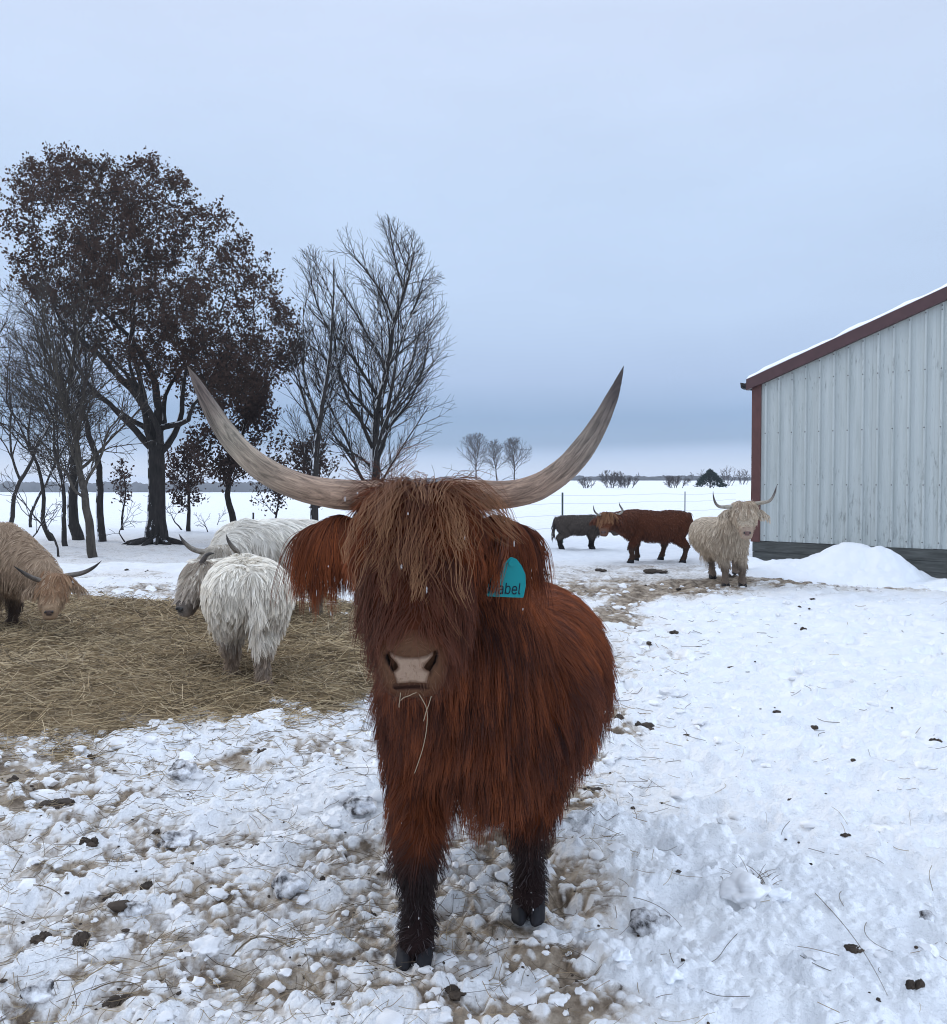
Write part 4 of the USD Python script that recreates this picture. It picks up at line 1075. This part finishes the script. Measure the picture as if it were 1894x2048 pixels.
    # hooves: two claws each
    for ft in legs:
        parts = []
        for s in (-1, 1):
            g = lambda dx, dy, z: ft + S * (dx * F + s * dy * Lf) + np.array([0, 0, S * z])
            m = bone((g(.075, .020, .010), .012 * S), (g(.055, .030, .012), .018 * S), (g(.045, .012, .012), .010 * S), (g(-.02, .026, .012), .020 * S), (g(-.02, .013, .012), .010 * S), (g(.02, .024, .052), .022 * S), (g(-.015, .024, .05), .02 * S))
            k = m.refine_to_length(.02 * S)
            t = to_tri(k)
            parts.append((np.array(t.vertices), np.array(t.faces)))
        obj('hoof', join(parts), M_hoof, cow, smooth=50)
    # eyes
    for s in (-1, 1):
        e = Hd(.185, s * .128, -.055)
        m = trimesh.creation.icosphere(2, .021 * hs)
        obj('eye', (np.array(m.vertices) + e, np.array(m.faces)), M_eye, cow, smooth=True)
    # nose pad, draped over the front of the muzzle
    if main:
        out = np.array([(485, 740), (560, 790), (660, 812), (755, 818), (850, 812), (950, 790), (1025, 740), (1022, 800), (985, 850), (935, 905), (912, 950), (935, 985), (985, 1000), (968, 1060), (955, 1110), (950, 1155), (755, 1145), (570, 1160), (552, 1100), (525, 1000), (560, 985), (585, 950), (570, 900), (520, 845), (488, 800)], float)
        out = (out - [755, 950]) * [1, -1] * 0.000190
    else:
        out = np.array([(-.05, .03), (0, .035), (.05, .03), (.042, -.005), (.032, -.035), (-.032, -.035), (-.042, -.005)]) * hs
    poly = Polygon(out)
    step = .0045 if main else .014 * hs
    gx, gy = np.meshgrid(np.arange(out[:, 0].min(), out[:, 0].max(), step), np.arange(out[:, 1].min(), out[:, 1].max(), step))
    g = np.stack([gx.ravel(), gy.ravel()], 1)
    g = g[shapely.contains_xy(poly.buffer(-step * .5), g[:, 0], g[:, 1])]
    ring = np.array([poly.exterior.interpolate(t).coords[0] for t in np.arange(0, poly.length, step)])
    g = np.vstack([ring, g])
    from scipy.spatial import Delaunay
    dl = Delaunay(g).simplices
    cen = g[dl].mean(1)
    dl = dl[shapely.contains_xy(poly, cen[:, 0], cen[:, 1])]
    a = g[dl]
    cr = (a[:, 1, 0] - a[:, 0, 0]) * (a[:, 2, 1] - a[:, 0, 1]) - (a[:, 1, 1] - a[:, 0, 1]) * (a[:, 2, 0] - a[:, 0, 0])
    dl[cr < 0] = dl[cr < 0][:, [0, 2, 1]]
    Q = drape(g[:, 0], g[:, 1])
    edge = np.zeros(len(g)); edge[:len(ring)] = 1
    Q = Q + nd * (np.where(edge > 0, -.006, .002 if main else .004))[:, None]
    rim = smoothstep(0, .008 * hs, shapely.distance(poly.exterior, shapely.points(g)))[:, None]
    spot = meshkit.fbm(np.column_stack([g * 160, g[:, 0] * 0]), 3, 5)
    rim = rim * (.72 + .5 * spot[:, None])
    nose = obj('nose', (Q, dl), M_nose, cow, smooth=True, prim={'hairColor': np.asarray(muzzle) * .8 * (1 - rim) + np.asarray(nosecol) * rim})
    if not main:
        parts = []
        for s in (-1, 1):
            i = np.argmin(np.linalg.norm(g - np.array([s * .034, .008]) * hs, axis=1))
            parts.append(lump(Q[i] + nd * .001, np.array([.011, .011, .014]) * hs, 3, .1, ICO1))
        obj('nostrils', join(parts), M_eye, cow, smooth=True, kind='stuff')
    info.update(cow=cow, O=O, Hd=Hd, f=f, lat=lat, fn=fn, hs=hs, surf=S_, rng=rng)
    return info

AUBURN_D, AUBURN_B = (0.032, 0.0062, 0.0025), (0.285, 0.070, 0.0165)
hornsM = [[at(760, 992, 2.56), at(690, 990, 2.52), at(605, 975, 2.47), at(510, 925, 2.42), at(440, 845, 2.40), at(398, 770, 2.41), at(377, 733, 2.43)],
          [at(900, 992, 2.56), at(985, 990, 2.52), at(1065, 978, 2.47), at(1140, 928, 2.42), at(1196, 850, 2.40), at(1231, 775, 2.41), at(1246, 733, 2.43)]]
red = make_cow('big shaggy auburn cow facing the camera with wide upswept horns and turquoise ear tag', (0.09, 3.42), (-0.12, -1), 1.14, at(836, 985, 2.46), at(818, 1342, 2.09), hornsM, .0425, AUBURN_D, AUBURN_B, 101, 52000, .0016, seg=4,
               feet=dict(rf=ground_at(832, 1915), lf=ground_at(1060, 1855), rh=ground_at(985, 1640), lh=ground_at(1062, 1632)), barrel=.10, belly=-.01,
               lengths=dict(chest=.115, neck=.14, body=.10, head=.06, face=.105, muzzle=.017, upleg=.065, shank=.024, ear=.165), shank=(.020, .0095, .0085), face=(.082, .021, .0075), muzzle=(.155, .075, .041), nosecol=(.30, .20, .135),
               horn_cols=((.34, .225, .16), (.25, .205, .16), (.075, .055, .048)), forelock=4600, lock_len=.34, lock_cols=((.065, .015, .0055), (.215, .070, .026), (.38, .205, .10)), ear_tip=(at(1075, 1072, 2.56), at(600, 1072, 2.50)), clump=8, refine=.022, tight=.54, main=True, neck_r=1.12)

# the ear tag, its stud and its lettering
def ear_tag():
    cow, O = red['cow'], red['O']
    M_tag = plain('tag_plastic', (0.001, 0.19, 0.20), .5, .25, 3, .06, 0)
    M_ink = plain('tag_ink', (0.004, 0.010, 0.022), .6, .2, 5, .1, 0)
    s = 2.40 / FOCAL
    d = 2.395
    c = at(1012, 1160, d) - O
    W = 1.0
    px = lambda u, v: ((u - 1012) * s, -(v - 1160) * s)
    poly = Polygon([px(972, 1192), px(1048, 1197), px(1053, 1172), px(1052, 1150), px(1044, 1132), px(1034, 1119), px(1022, 1114), px(1004, 1130), px(984, 1150), px(975, 1170)]).buffer(-.004).buffer(.004)
    m = trimesh.creation.extrude_polygon(poly, .0025, engine='earcut')
    def put(m, lift, tilt=-.03):
        v = np.array(m.vertices)
        x, y, z = v[:, 0], v[:, 1], v[:, 2] + lift
        yaw = .22
        return (np.stack([x * math.cos(yaw) + z * math.sin(yaw), x * math.sin(yaw) * 1 - z * math.cos(yaw), y], 1) + c, np.array(m.faces))
    t = obj('ear_tag', put(m, 0), M_tag, cow, smooth=30)
    w = meshkit.text_mesh('Mabel', .0215, .0012)
    w.apply_translation((-w.bounds[0][0], 0, 0))
    v = np.array(w.vertices)
    sc = (1044 - 978) * s / w.bounds[1][0]
    v[:, 0] *= sc
    v[:, 0] += .16 * v[:, 1]
    v[:, 1] *= 1.35
    v[:, 1] -= v[:, 0] * .06
    v[:, :2] += px(975, 1186)
    w.vertices = v
    obj('lettering', put(w, .0022), M_ink, t)
    k = trimesh.creation.cylinder(.009, .006, sections=16)
    k.apply_translation((*px(1024, 1126), .003))
    obj('stud', put(k, 0), M_tag, t, smooth=30)
    rng = np.random.default_rng(3)
    n = 150
    u = rng.uniform(966, 1020, n); s_ = np.linspace(0, 1, 8)[None]
    uu = u[:, None] - 6 + (rng.normal(size=n) * 9)[:, None] * s_ + 5 * np.sin(s_ * 5 + u[:, None] * .6) - 12 * s_ ** 2
    v1 = 1068 + rng.uniform(0, 14, n); v2 = rng.uniform(1150, 1212, n)
    vv = v1[:, None] + (v2 - v1)[:, None] * s_
    dd = 2.50 - .135 * np.sin(s_ * 2.2) - .006 * rng.random(n)[:, None]
    P = np.stack([(uu - 947) / FOCAL * dd, dd, EYE - (vv - HORIZON) / FOCAL * dd], -1) - O
    g = rng.choice(n, 26, replace=False)
    _, j = cKDTree(P[g, 0]).query(P[:, 0])
    w = .6 * s_[..., None] ** .8
    P = P * (1 - w) + P[g][j] * w
    tt = rng.random(26)[j][:, None, None] * .6 + rng.random((n, 1, 1)) * .3
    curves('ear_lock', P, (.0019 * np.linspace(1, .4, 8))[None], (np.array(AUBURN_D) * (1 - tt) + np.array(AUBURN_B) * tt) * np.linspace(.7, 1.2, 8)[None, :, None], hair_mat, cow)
    pts = [red['lock'][i, -1 - rng.integers(0, 2)] for i in rng.integers(0, len(red['lock']), 8)]
    for key in ('ear1', 'ear-1'):
        pts += [red[key][i, -1] for i in rng.integers(0, len(red[key]), 14)]
    tail = np.where((red['r'] == 'body') & (red['P'][:, -1, 0] > .25) & (red['P'][:, -1, 2] < .72))[0]
    if len(tail):
        pts += [red['P'][i, -1] for i in rng.choice(tail, min(70, len(tail)), replace=False)]
    ch = np.where((red['r'] == 'chest') | (red['r'] == 'upleg'))[0]
    pts += [red['P'][i, -1] for i in rng.choice(ch, 18, replace=False)]
    sh = np.where(red['r'] == 'shank')[0]
    pts += [red['P'][i, -1] for i in rng.choice(sh, 70, replace=False)]
    parts = [lump(p, np.array([.0017, .0017, .0018 + .009 * rng.random() ** 3]) * rng.uniform(.6, 1.4), i % 9, .5, ICO1) for i, p in enumerate(pts)]
    obj('ice_beads', join(parts), M_ice, cow, smooth=True, kind='stuff', label='beads of ice frozen on the hair ends')
ear_tag()
WH_D, WH_B = (0.60, 0.525, 0.42), (0.95, 0.89, 0.78)
h = [at(468, 1105, 7.85), at(413, 1104, 7.85)]
make_cow('long-haired white cow seen from behind on the hay, head turned left', (-1.66, 6.80), (-0.30, 1), .93, at(398, 1128, 7.05), at(345, 1222, 6.85), [[at(402, 1126, 7.0), at(408, 1116, 6.97), at(417, 1108, 6.95), at(428, 1108, 6.95)]], .022, WH_D, WH_B, 201, 15000, .0042, seg=5,
         feet=dict(rh=ground_at(522, 1384), lh=ground_at(460, 1362), rf=(-1.64, 7.2), lf=(-1.88, 7.12)), barrel=.08, belly=-.025, lengths=dict(body=.09, upleg=.07, shank=.055, face=.08, head=.08, tail=.12), shank=(.40, .31, .235), stain=(.36, .25, .165), face=(.50, .42, .34), muzzle=(.20, .17, .145), nosecol=(.02, .018, .018), tail_side=-.03,
         horn_cols=((.12, .1, .09), (.08, .07, .065), (.05, .045, .04)), clump=7, tight=.6, forelock=500, lock_len=.18, lock_cols=((.24, .18, .13), (.46, .38, .29), (.66, .58, .48)))
make_cow('horned white cow partly hidden behind the other white cow, head lowered', (-2.02, 9.25), (-.45, -1), 1.15, at(440, 1096, 8.45), at(425, 1172, 8.15), [[at(428, 1105, 8.45), at(413, 1104, 8.40), at(388, 1100, 8.35), at(368, 1085, 8.3), at(357, 1068, 8.3)], [at(455, 1105, 8.45), at(474, 1105, 8.40), at(466, 1096, 8.3), at(456, 1082, 8.25), at(452, 1067, 8.25)]], .030,
         (.56, .50, .42), (.92, .87, .77), 301, 9000, .005, barrel=.10, lengths=dict(body=.10, head=.08, face=.06), shank=(.2, .15, .1), face=(.45, .38, .3), nosecol=(.25, .17, .14), clump=6, tight=.6, forelock=450, lock_len=.22, lock_cols=((.3, .25, .19), (.55, .48, .39), (.62, .56, .47)), horn_cols=((.30, .26, .21), (.22, .19, .155), (.06, .05, .045)))
make_cow('tan cow at the left edge grazing with its head down in the hay', (-4.80, 8.75), (1, -.10), 1.10, at(106, 1152, 8.35), at(92, 1226, 8.05), [[at(104, 1168, 8.4), at(84, 1163, 8.32), at(62, 1156, 8.2), at(40, 1143, 8.1), at(23, 1131, 8.05)], [at(112, 1160, 8.4), at(132, 1152, 8.4), at(160, 1147, 8.4), at(184, 1136, 8.4), at(202, 1121, 8.4)]], .027,
         (.26, .17, .105), (.53, .385, .26), 401, 10000, .0048, barrel=.09, lengths=dict(body=.055, neck=.075, face=.05), shank=(.10, .065, .045), face=(.42, .28, .17), nosecol=(.05, .03, .025), clump=5, tight=.5, forelock=420, lock_len=.20, lock_cols=((.24, .125, .062), (.38, .22, .12), (.46, .29, .165)), horn_cols=((.24, .21, .17), (.12, .10, .085), (.03, .026, .024)), neck_r=1.15)
make_cow('dark brindled calf beyond the fence line, its head hidden by the brown cow', (2.22, 19.6), (1, .05), .80, at(1222, 1034, 19.3), at(1236, 1064, 19.0), [], .02, (.036, .028, .024), (.16, .125, .10), 501, 4200, .009, barrel=.07, lengths=dict(body=.038, upleg=.03, shank=.016, tail=.14), shank=(.016, .013, .012), clump=4, tight=.45, ears=True, refine=.05)
make_cow('chestnut brown cow standing side-on with its head turned to the camera', (3.22, 16.5), (-1, -.05), 1.0, at(1213, 1027, 15.75), at(1206, 1064, 15.45), [[at(1220, 1030, 15.8), at(1208, 1031, 15.75), at(1196, 1029, 15.7), at(1189, 1022, 15.65), at(1188, 1010, 15.6)], [at(1232, 1028, 15.9), at(1242, 1026, 15.95), at(1245, 1022, 15.95), at(1241, 1013, 15.95), at(1240, 1004, 15.95)]], .024,
         (.060, .017, .008), (.165, .055, .024), 601, 6000, .008, feet=dict(lf=ground_at(1264, 1127), rf=ground_at(1274, 1122), lh=ground_at(1368, 1126), rh=ground_at(1324, 1119)), barrel=.09, belly=.05, lengths=dict(body=.034, neck=.05, chest=.055, upleg=.03, shank=.015, tail=.14), shank=(.075, .04, .026), face=(.15, .05, .022), muzzle=(.17, .09, .06), nosecol=(.09, .055, .05), clump=4, tight=.45, forelock=260, lock_len=.2, lock_cols=((.16, .07, .03), (.26, .12, .05), (.30, .15, .07)), horn_cols=((.45, .41, .34), (.2, .18, .15), (.03, .027, .025)), refine=.045)
make_cow('cream cow with curly forelock standing at the barn corner facing the camera', (3.46, 13.05), (.06, -1), 1.02, at(1488, 1006, 12.1), at(1497, 1066, 11.75), [[at(1478, 1012, 12.15), at(1462, 1013, 12.1), at(1448, 1014, 12.0), at(1434, 1010, 11.9), at(1428, 998, 11.85), at(1426, 982, 11.85)], [at(1498, 1009, 12.15), at(1513, 1007, 12.1), at(1527, 1005, 12.0), at(1540, 1001, 11.9), at(1548, 989, 11.85), at(1553, 970, 11.85)]], .029,
         (.37, .29, .21), (.70, .59, .46), 701, 9000, .006, feet=dict(rf=ground_at(1452, 1175), lf=ground_at(1486, 1174), rh=ground_at(1426, 1160), lh=ground_at(1472, 1150)), barrel=.07, lengths=dict(body=.062, chest=.08, upleg=.045, shank=.02, face=.035), shank=(.20, .15, .115), face=(.52, .42, .31), muzzle=(.42, .31, .23), nosecol=(.13, .07, .06), clump=5, tight=.5, forelock=420, lock_len=.19, lock_cols=((.30, .21, .14), (.58, .46, .33), (.68, .57, .43)), horn_cols=((.42, .37, .29), (.25, .22, .19), (.075, .06, .055)), refine=.04)

# ------------------------------------------------------------------ hay, straw, dung, clods
def build_hay():
    x0, y0, x1, y1 = hay_poly.buffer(1.0).bounds
    x0 = max(x0, -7.5)
    nx, ny = 190, 190
    X, Y = np.meshgrid(np.linspace(x0, x1, nx), np.linspace(y0, y1, ny), indexing='ij')
    def hay_z(x, y):
        hay, _ = masks(x, y)
        q = np.stack([x, y, x * 0], -1)
        return ground_h(x, y) - 0.05 + hay * (0.095 + 0.13 * (meshkit.fbm(q * 1.9, 3, 44) - .5) + 0.09 * (meshkit.fbm(q * 7, 3, 45) - .5))
    Z = hay_z(X.ravel(), Y.ravel())
    i, j = np.meshgrid(np.arange(nx - 1), np.arange(ny - 1), indexing='ij')
    q = np.stack([i * ny + j, (i + 1) * ny + j, (i + 1) * ny + j + 1, i * ny + j + 1], -1).reshape(-1, 4)
    keep = (masks(X.ravel(), Y.ravel())[0][q].max(1) > .03)
    t = thing('hay', (0, 0, 0), 'broad trampled bed of loose brown hay on the snow', 'hay', kind='stuff')
    used, inv = np.unique(q[keep], return_inverse=True)
    obj('mat', (np.stack([X.ravel(), Y.ravel(), Z], 1)[used], inv.reshape(-1, 4)), M_haymat, t, smooth=True)
    rng = np.random.default_rng(77)
    n = 60000
    x, y = rng.uniform(x0, x1, n), y0 + (y1 - y0) * rng.random(n) ** 1.25
    hay, _ = masks(x, y)
    k = (rng.random(n) < hay ** .55 * 1.25) & (np.abs(x) < y * .60 + .4)
    x, y = x[k], y[k]
    n = len(x)
    z = hay_z(x, y)
    def stalks(x, y, z, L, lift, cols, name, parent, w, **tg):
        n = len(x)
        a = rng.random(n) * 6.283
        a = a + 0.8 * (meshkit.fbm(np.stack([x, y, x * 0], -1) * 1.4, 2, 9) - .5) * 6
        d = np.stack([np.cos(a), np.sin(a), rng.normal(size=n) * .22 * lift], 1)
        bend = rng.normal(size=(n, 3)) * [.3, .3, .12 * lift]
        s = np.linspace(-.5, .5, 4)[None, :, None]
        P = np.stack([x, y, z], 1)[:, None] + d[:, None] * s * L[:, None, None] + bend[:, None] * (s ** 2) * L[:, None, None]
        g = hay_z(P[..., 0].ravel(), P[..., 1].ravel()).reshape(n, 4) if name == 'stalks' else ground_h(P[..., 0].ravel(), P[..., 1].ravel()).reshape(n, 4)
        P[..., 2] = np.maximum(P[..., 2], g + .002) if name == 'stalks' else np.maximum(P[..., 2], g + .001)
        c = np.asarray(cols)[rng.integers(0, len(cols), n)] * rng.uniform(.6, 1.3, (n, 1))
        curves(name, P, (w * rng.uniform(.6, 1.2, n) * np.clip(y / 6, .55, 1.5))[:, None], c[:, None], straw_mat, parent, **tg)
    stalks(x, y, z + .012 + .035 * rng.random(n) ** 2, rng.uniform(.10, .38, n), 1.0, [(.345, .245, .13), (.435, .325, .18), (.245, .17, .087), (.53, .41, .25), (.12, .082, .043)], 'stalks', t, .0036)
    # straw scattered over the snow
    m = 24000
    y = 1.5 * (14 / 1.5) ** rng.random(m)
    x = y * .58 * rng.uniform(-1, 1, m)
    hay, clean = masks(x, y)
    q = np.stack([x, y, x * 0], -1)
    pat = smoothstep(.38, .62, meshkit.fbm(q * .9, 3, 8))
    near_hay = smoothstep(-2.2, 0, signed(hay_poly, x, y))
    pr = (1 - clean) * (.20 + .45 * pat + 2.0 * near_hay ** 1.6) + clean * .035
    k = (rng.random(m) < pr * .75) & (hay < .7)
    x, y = x[k], y[k]
    n = len(x)
    stalks(x, y, ground_h(x, y) + .003 + .01 * rng.random(n), rng.uniform(.02, .16, n), .8, [(.17, .125, .075), (.26, .19, .115), (.10, .075, .05), (.36, .28, .17)], 'scattered_straw', None, .0032, kind='stuff', label='loose straw scattered over the trampled snow', cat='straw')
    # dark crumbs and small clods
    m = 1900
    y = 1.6 * (15 / 1.6) ** rng.random(m); x = y * .57 * rng.uniform(-1, 1, m)
    hay, clean = masks(x, y)
    pat = smoothstep(.40, .6, meshkit.fbm(np.stack([x, y, x * 0], -1) * .9, 3, 8))
    k = rng.random(m) < (1 - clean) * (.25 + .75 * pat) * .8 + clean * .10
    x, y = x[k], y[k]; z = ground_h(x, y)
    s = np.exp(rng.normal(math.log(.0050), .55, len(x))) * np.clip(y / 4, .7, 2.2)
    obj('dung_crumbs', join([lump((x[i], y[i], z[i] + s[i] * .2), (s[i] * rng.uniform(.7, 1.6), s[i], s[i] * .6), i % 11, .6, ICO1) for i in range(len(x))]), M_dung, None, kind='stuff', label='small dark crumbs of dung trodden into the snow', cat='dung crumbs')
    m = 4200
    y = 1.5 * (13 / 1.5) ** rng.random(m); x = y * .57 * rng.uniform(-1, 1, m)
    hay, clean = masks(x, y)
    k = rng.random(m) < (1 - clean) * .55 + clean * .10
    k &= hay < .6
    x, y = x[k], y[k]; z = ground_h(x, y)
    s = np.exp(rng.normal(math.log(.014), .45, len(x))) * np.clip(y / 4, .7, 2.0)
    obj('snow_crumbs', join([lump((x[i], y[i], z[i] + s[i] * .02), (s[i] * rng.uniform(.8, 1.7), s[i] * rng.uniform(.8, 1.5), s[i] * .7), i % 17, .8, ICO1) for i in range(len(x))]), M_clod, None, smooth=50, kind='stuff', label='broken crumbs of trampled snow', cat='snow')
build_hay()

def build_small():
    rng = np.random.default_rng(88)
    ico = trimesh.creation.icosphere(3)
    M_dirty = mat('dirty_lump', {"g": ("texture_coordinate", {}), "n": ("noise_texture", {"scale": 17.0, "detail": 5, "roughness": .6}), "r": ("rgb_ramp", {"ramp": [(0.38, (.05, .045, .045)), (.5, (.5, .49, .49)), (.62, (.82, .83, .85))]}),
                                 "b": ("bump", {"strength": .5, "distance": .01}), "p": ("principled_bsdf", {"roughness": .75, "specular_ior_level": .25})}, [("g.object", "n.vector"), ("n.fac", "r.fac"), ("r.color", "p.base_color"), ("n.fac", "b.height"), ("b.normal", "p.normal")])
    # frozen snow lumps: pixel, half-size in photo pixels, kind
    for u, v, w, hh, m, lab in [(1500, 1800, 48, 34, M_clod, 'big rounded snow lump right of the cow\'s feet near the grass tuft'), (1302, 1842, 36, 42, M_dirty, 'upright grey-flecked snow lump between the cow and the big lump'), (1568, 1818, 20, 16, M_pile, 'clean white snowball beside the big rounded lump'),
                               (400, 1897, 32, 24, M_clod, 'round dirty snowball above the curved twig'), (362, 1558, 30, 22, M_dirty, 'black-speckled snow lump below the hay edge'), (715, 1622, 29, 18, M_dirty, 'grey mottled lump left of the cow\'s right foreleg'),
                               (263, 1822, 24, 20, M_dirty, 'black-and-white frozen lump in the trodden snow on the left'), (350, 1823, 20, 18, M_clod, 'grey frozen lump right of the black-and-white lump'), (60, 1992, 28, 22, M_dirty, 'mottled lump in the bottom left corner'),
                               (568, 1775, 30, 22, M_dirty, 'wide dark-flecked lump nearer to the cow on the left'), (352, 1676, 36, 20, M_dirty, 'dark trodden lump in the middle of the left snow'), (1352, 1985, 22, 16, M_pile, 'white snow chunk at the bottom right of centre'),
                               (1250, 1965, 18, 13, M_pile, 'small white chunk just left of the bottom chunk'), (372, 1512, 24, 16, M_pile, 'white snow chunk at the edge of the hay'), (1870, 1832, 14, 14, M_dirty, 'small dark lump at the right edge'), (1120, 2008, 20, 13, M_clod, 'dull snow chunk at the bottom centre'), (600, 1690, 20, 13, M_clod, 'dull chunk left of the hoof'), (180, 1690, 13, 12, M_clod, 'small dull snow chunk at the left')]:
        g = ground_at(u, v + hh * .6)
        px = g[1] / FOCAL
        z = float(ground_h(g[0], g[1])[0])
        t = thing('snow_lump', (g[0], g[1], z), lab, 'snow lump', 'frozen lumps of snow')
        vv, ff = lump((0, 0, hh * px * .18), (w * px, w * px * .9, hh * px * .95), int(u), .75, ico, 1.6)
        vv = vv * (1 + .22 * (meshkit.fbm(vv * 45, 3, 3) - .5))[:, None]
        obj('lump', (vv, ff), m, t, smooth=True)
    # dung pats
    for u, v, w, hh, lab in [(1295, 1448, 34, 14, 'large dark dung pat half under snow right of the cow'), (1373, 1335, 14, 10, 'small black dung pat beside snow on the right'), (1405, 1743, 20, 10, 'black dung pat below and right of the cow'), (1187, 1580, 20, 6, 'flat dark dung beside the cow\'s belly line'),
                             (1612, 1256, 8, 6, 'tiny dark dung pieces alone in the clean snow'), (1314, 1142, 24, 6, 'dark dung behind the path, below the brown cow'), (1202, 1139, 14, 5, 'dark dung below the brindled calf'), (1465, 1152, 14, 9, 'dark dung behind the cream cow\'s legs'), (172, 1712, 20, 14, 'brown dung clump in the left snow'),
                             (143, 1893, 24, 18, 'shaggy brown dung clump low on the left'), (66, 1878, 26, 12, 'dark dung heap with straw near the left edge'), (215, 1796, 22, 9, 'black flat dung above the black-and-white lump'), (175, 1511, 9, 8, 'black dung nugget at the hay edge'), (15, 1576, 14, 8, 'dark dung at the left edge below the hay'), (100, 1622, 34, 9, 'low grey-brown dung patch left of the middle'),
                             (290, 1785, 20, 8, 'brown trodden dung right of the black flat dung'), (1720, 1912, 22, 9, 'brownish dung with dry stems at the lower right'), (1846, 2000, 18, 16, 'dark dung lump in the lower right corner'), (520, 1520, 12, 7, 'small dung pat at the edge of the trampled hay'), (1590, 1585, 7, 5, 'little dung nugget in the right snow'), (225, 2017, 34, 12, 'brown dung heap at the bottom left'),
                             (1880, 1487, 12, 6, 'reddish dead leaf clump at the right edge'), (1030, 1790, 9, 7, 'dark dung nugget between the front hooves'), (640, 1770, 12, 8, 'dark nugget beside the wide flecked lump'), (1350, 1268, 9, 6, 'brown lump behind the cow on the right'), (900, 1990, 30, 8, 'trodden brown dung at the bottom centre'), (1700, 1680, 10, 4, 'scrap of dark dung right of the grass tuft')]:
        g = ground_at(u, v + hh * .5)
        px = g[1] / FOCAL
        z = float(ground_h(g[0], g[1])[0])
        t = thing('dung_pat', (g[0], g[1], z), lab, 'dung', 'dung pats on the snow')
        parts = []
        for k in range(7):
            a = rng.random() * 6.28; q = rng.random() ** .5
            parts.append(lump((w * px * .75 * q * math.cos(a), w * px * .55 * q * math.sin(a), hh * px * .25), (w * px * rng.uniform(.25, .5), w * px * rng.uniform(.25, .45), hh * px * rng.uniform(.4, .9)), k + int(u), .6, ICO2, 3.0))
        obj('pat', join(parts), M_dung, t, smooth=60)
    # tuft of dry grass
    g = ground_at(1525, 1790); z = float(ground_h(g[0], g[1])[0])
    n = 46
    a = rng.random(n) * 6.283
    L = rng.uniform(.04, .17, n)
    el = rng.uniform(.1, 1.2, n)
    d = np.stack([np.cos(a) * np.cos(el), np.sin(a) * np.cos(el), np.sin(el)], 1)
    P = np.stack([rng.normal(size=n) * .022, rng.normal(size=n) * .018, np.full(n, -.005)], 1)[:, None] + d[:, None] * L[:, None, None] * np.linspace(0, 1, 5)[None, :, None]
    P[:, :, 2] -= (np.linspace(0, 1, 5)[None] ** 2) * L[:, None] * .35
    t = thing('grass_tuft', (g[0], g[1], z), 'tuft of dry grass poking through the clean snow on the right', 'grass tuft')
    curves('blades', P, np.full((n, 5), .0026) * np.linspace(1, .4, 5)[None], np.tile(np.array([.14, .10, .06]), (n, 5, 1)) * rng.uniform(.5, 1.4, (n, 1, 1)), straw_mat, t)
    # twigs and long stems lying about
    M_stick = plain('stick', (.15, .115, .075), .8, .2, 20, .3, .2)
    for pts, r, lab in [([(392, 1936), (450, 1912), (500, 1897), (560, 1898), (606, 1914)], .0034, 'long dark arched twig in the trampled snow on the left'), ([(20, 1784), (70, 1794), (112, 1810)], .0026, 'short twig at the left edge'), ([(1210, 1806), (1290, 1820), (1370, 1866)], .0014, 'thin stem lying across the snow right of the hoof'),
                        ([(1640, 1822), (1690, 1875), (1755, 1960), (1790, 2010)], .0014, 'long broken weed stalk in the lower right snow'), ([(1745, 1870), (1780, 1925), (1800, 1932)], .0012, 'bent stem right of the weed stalk'), ([(1400, 1733), (1450, 1780), (1450, 1812)], .0018, 'fine stem left of the grass tuft'), ([(130, 2020), (210, 1995), (270, 2010)], .0026, 'low curved stem at the bottom left'),
                        ([(10, 1740), (60, 1690), (75, 1760)], .0018, 'thin crossed stems on the left'), ([(300, 1970), (430, 1950), (470, 1945)], .002, 'straight thin stem under the arched twig')]:
        w = []
        for k, (u, v) in enumerate(pts):
            g = ground_at(u, v)
            w.append([g[0], g[1], float(ground_h(g[0], g[1])[0]) + .006 + .012 * math.sin(math.pi * k / (len(pts) - 1))])
        w = np.array(w)
        t = thing('dry_stem', w[0], lab, 'stem', 'dry stems lying on the snow')
        obj('stalk', tube(spline(w - w[0], 16), np.linspace(r, r * .5, 16), 5), M_stick, t, smooth=True)
    # hay hanging from the red cow's mouth
    Hd = red['Hd']; O = red['O']
    P = []
    for pts in ([at(838, 1392, 2.11), at(852, 1420, 2.12), at(853, 1455, 2.13), at(845, 1500, 2.14), at(828, 1552, 2.15)], [at(800, 1404, 2.11), at(807, 1398, 2.11), at(818, 1394, 2.11), at(826, 1390, 2.12), at(832, 1388, 2.12)], [at(862, 1395, 2.12), at(857, 1412, 2.12), at(851, 1428, 2.12), at(848, 1440, 2.12), at(846, 1446, 2.12)], [at(800, 1388, 2.11), at(799, 1398, 2.11), at(798, 1406, 2.11), at(797, 1412, 2.11), at(797, 1418, 2.11)]):
        P.append(np.array(pts))
    P = np.array(P)
    curves('hay_wisp', P, np.full(P.shape[:2], .0014), np.tile([.34, .27, .18], (*P.shape[:2], 1)), straw_mat, None, label='thin wisps of hay hanging from the auburn cow\'s mouth', cat='hay wisp')
build_small()

# ------------------------------------------------------------------ the winter air: a thin haze over the plain
M_haze = usdkit.material(stage, '/World/Looks/haze', {"v": ("principled_volume", {"color": (0.86, 0.92, 1.0), "density": 0.0004, "anisotropy": 0.2})}, [], volume="v.volume")
obj('haze', box((-3800, -3800, -10.5), (3800, 3800, 13.0)), M_haze, None, kind='stuff', label='thin winter haze lying over the plain')
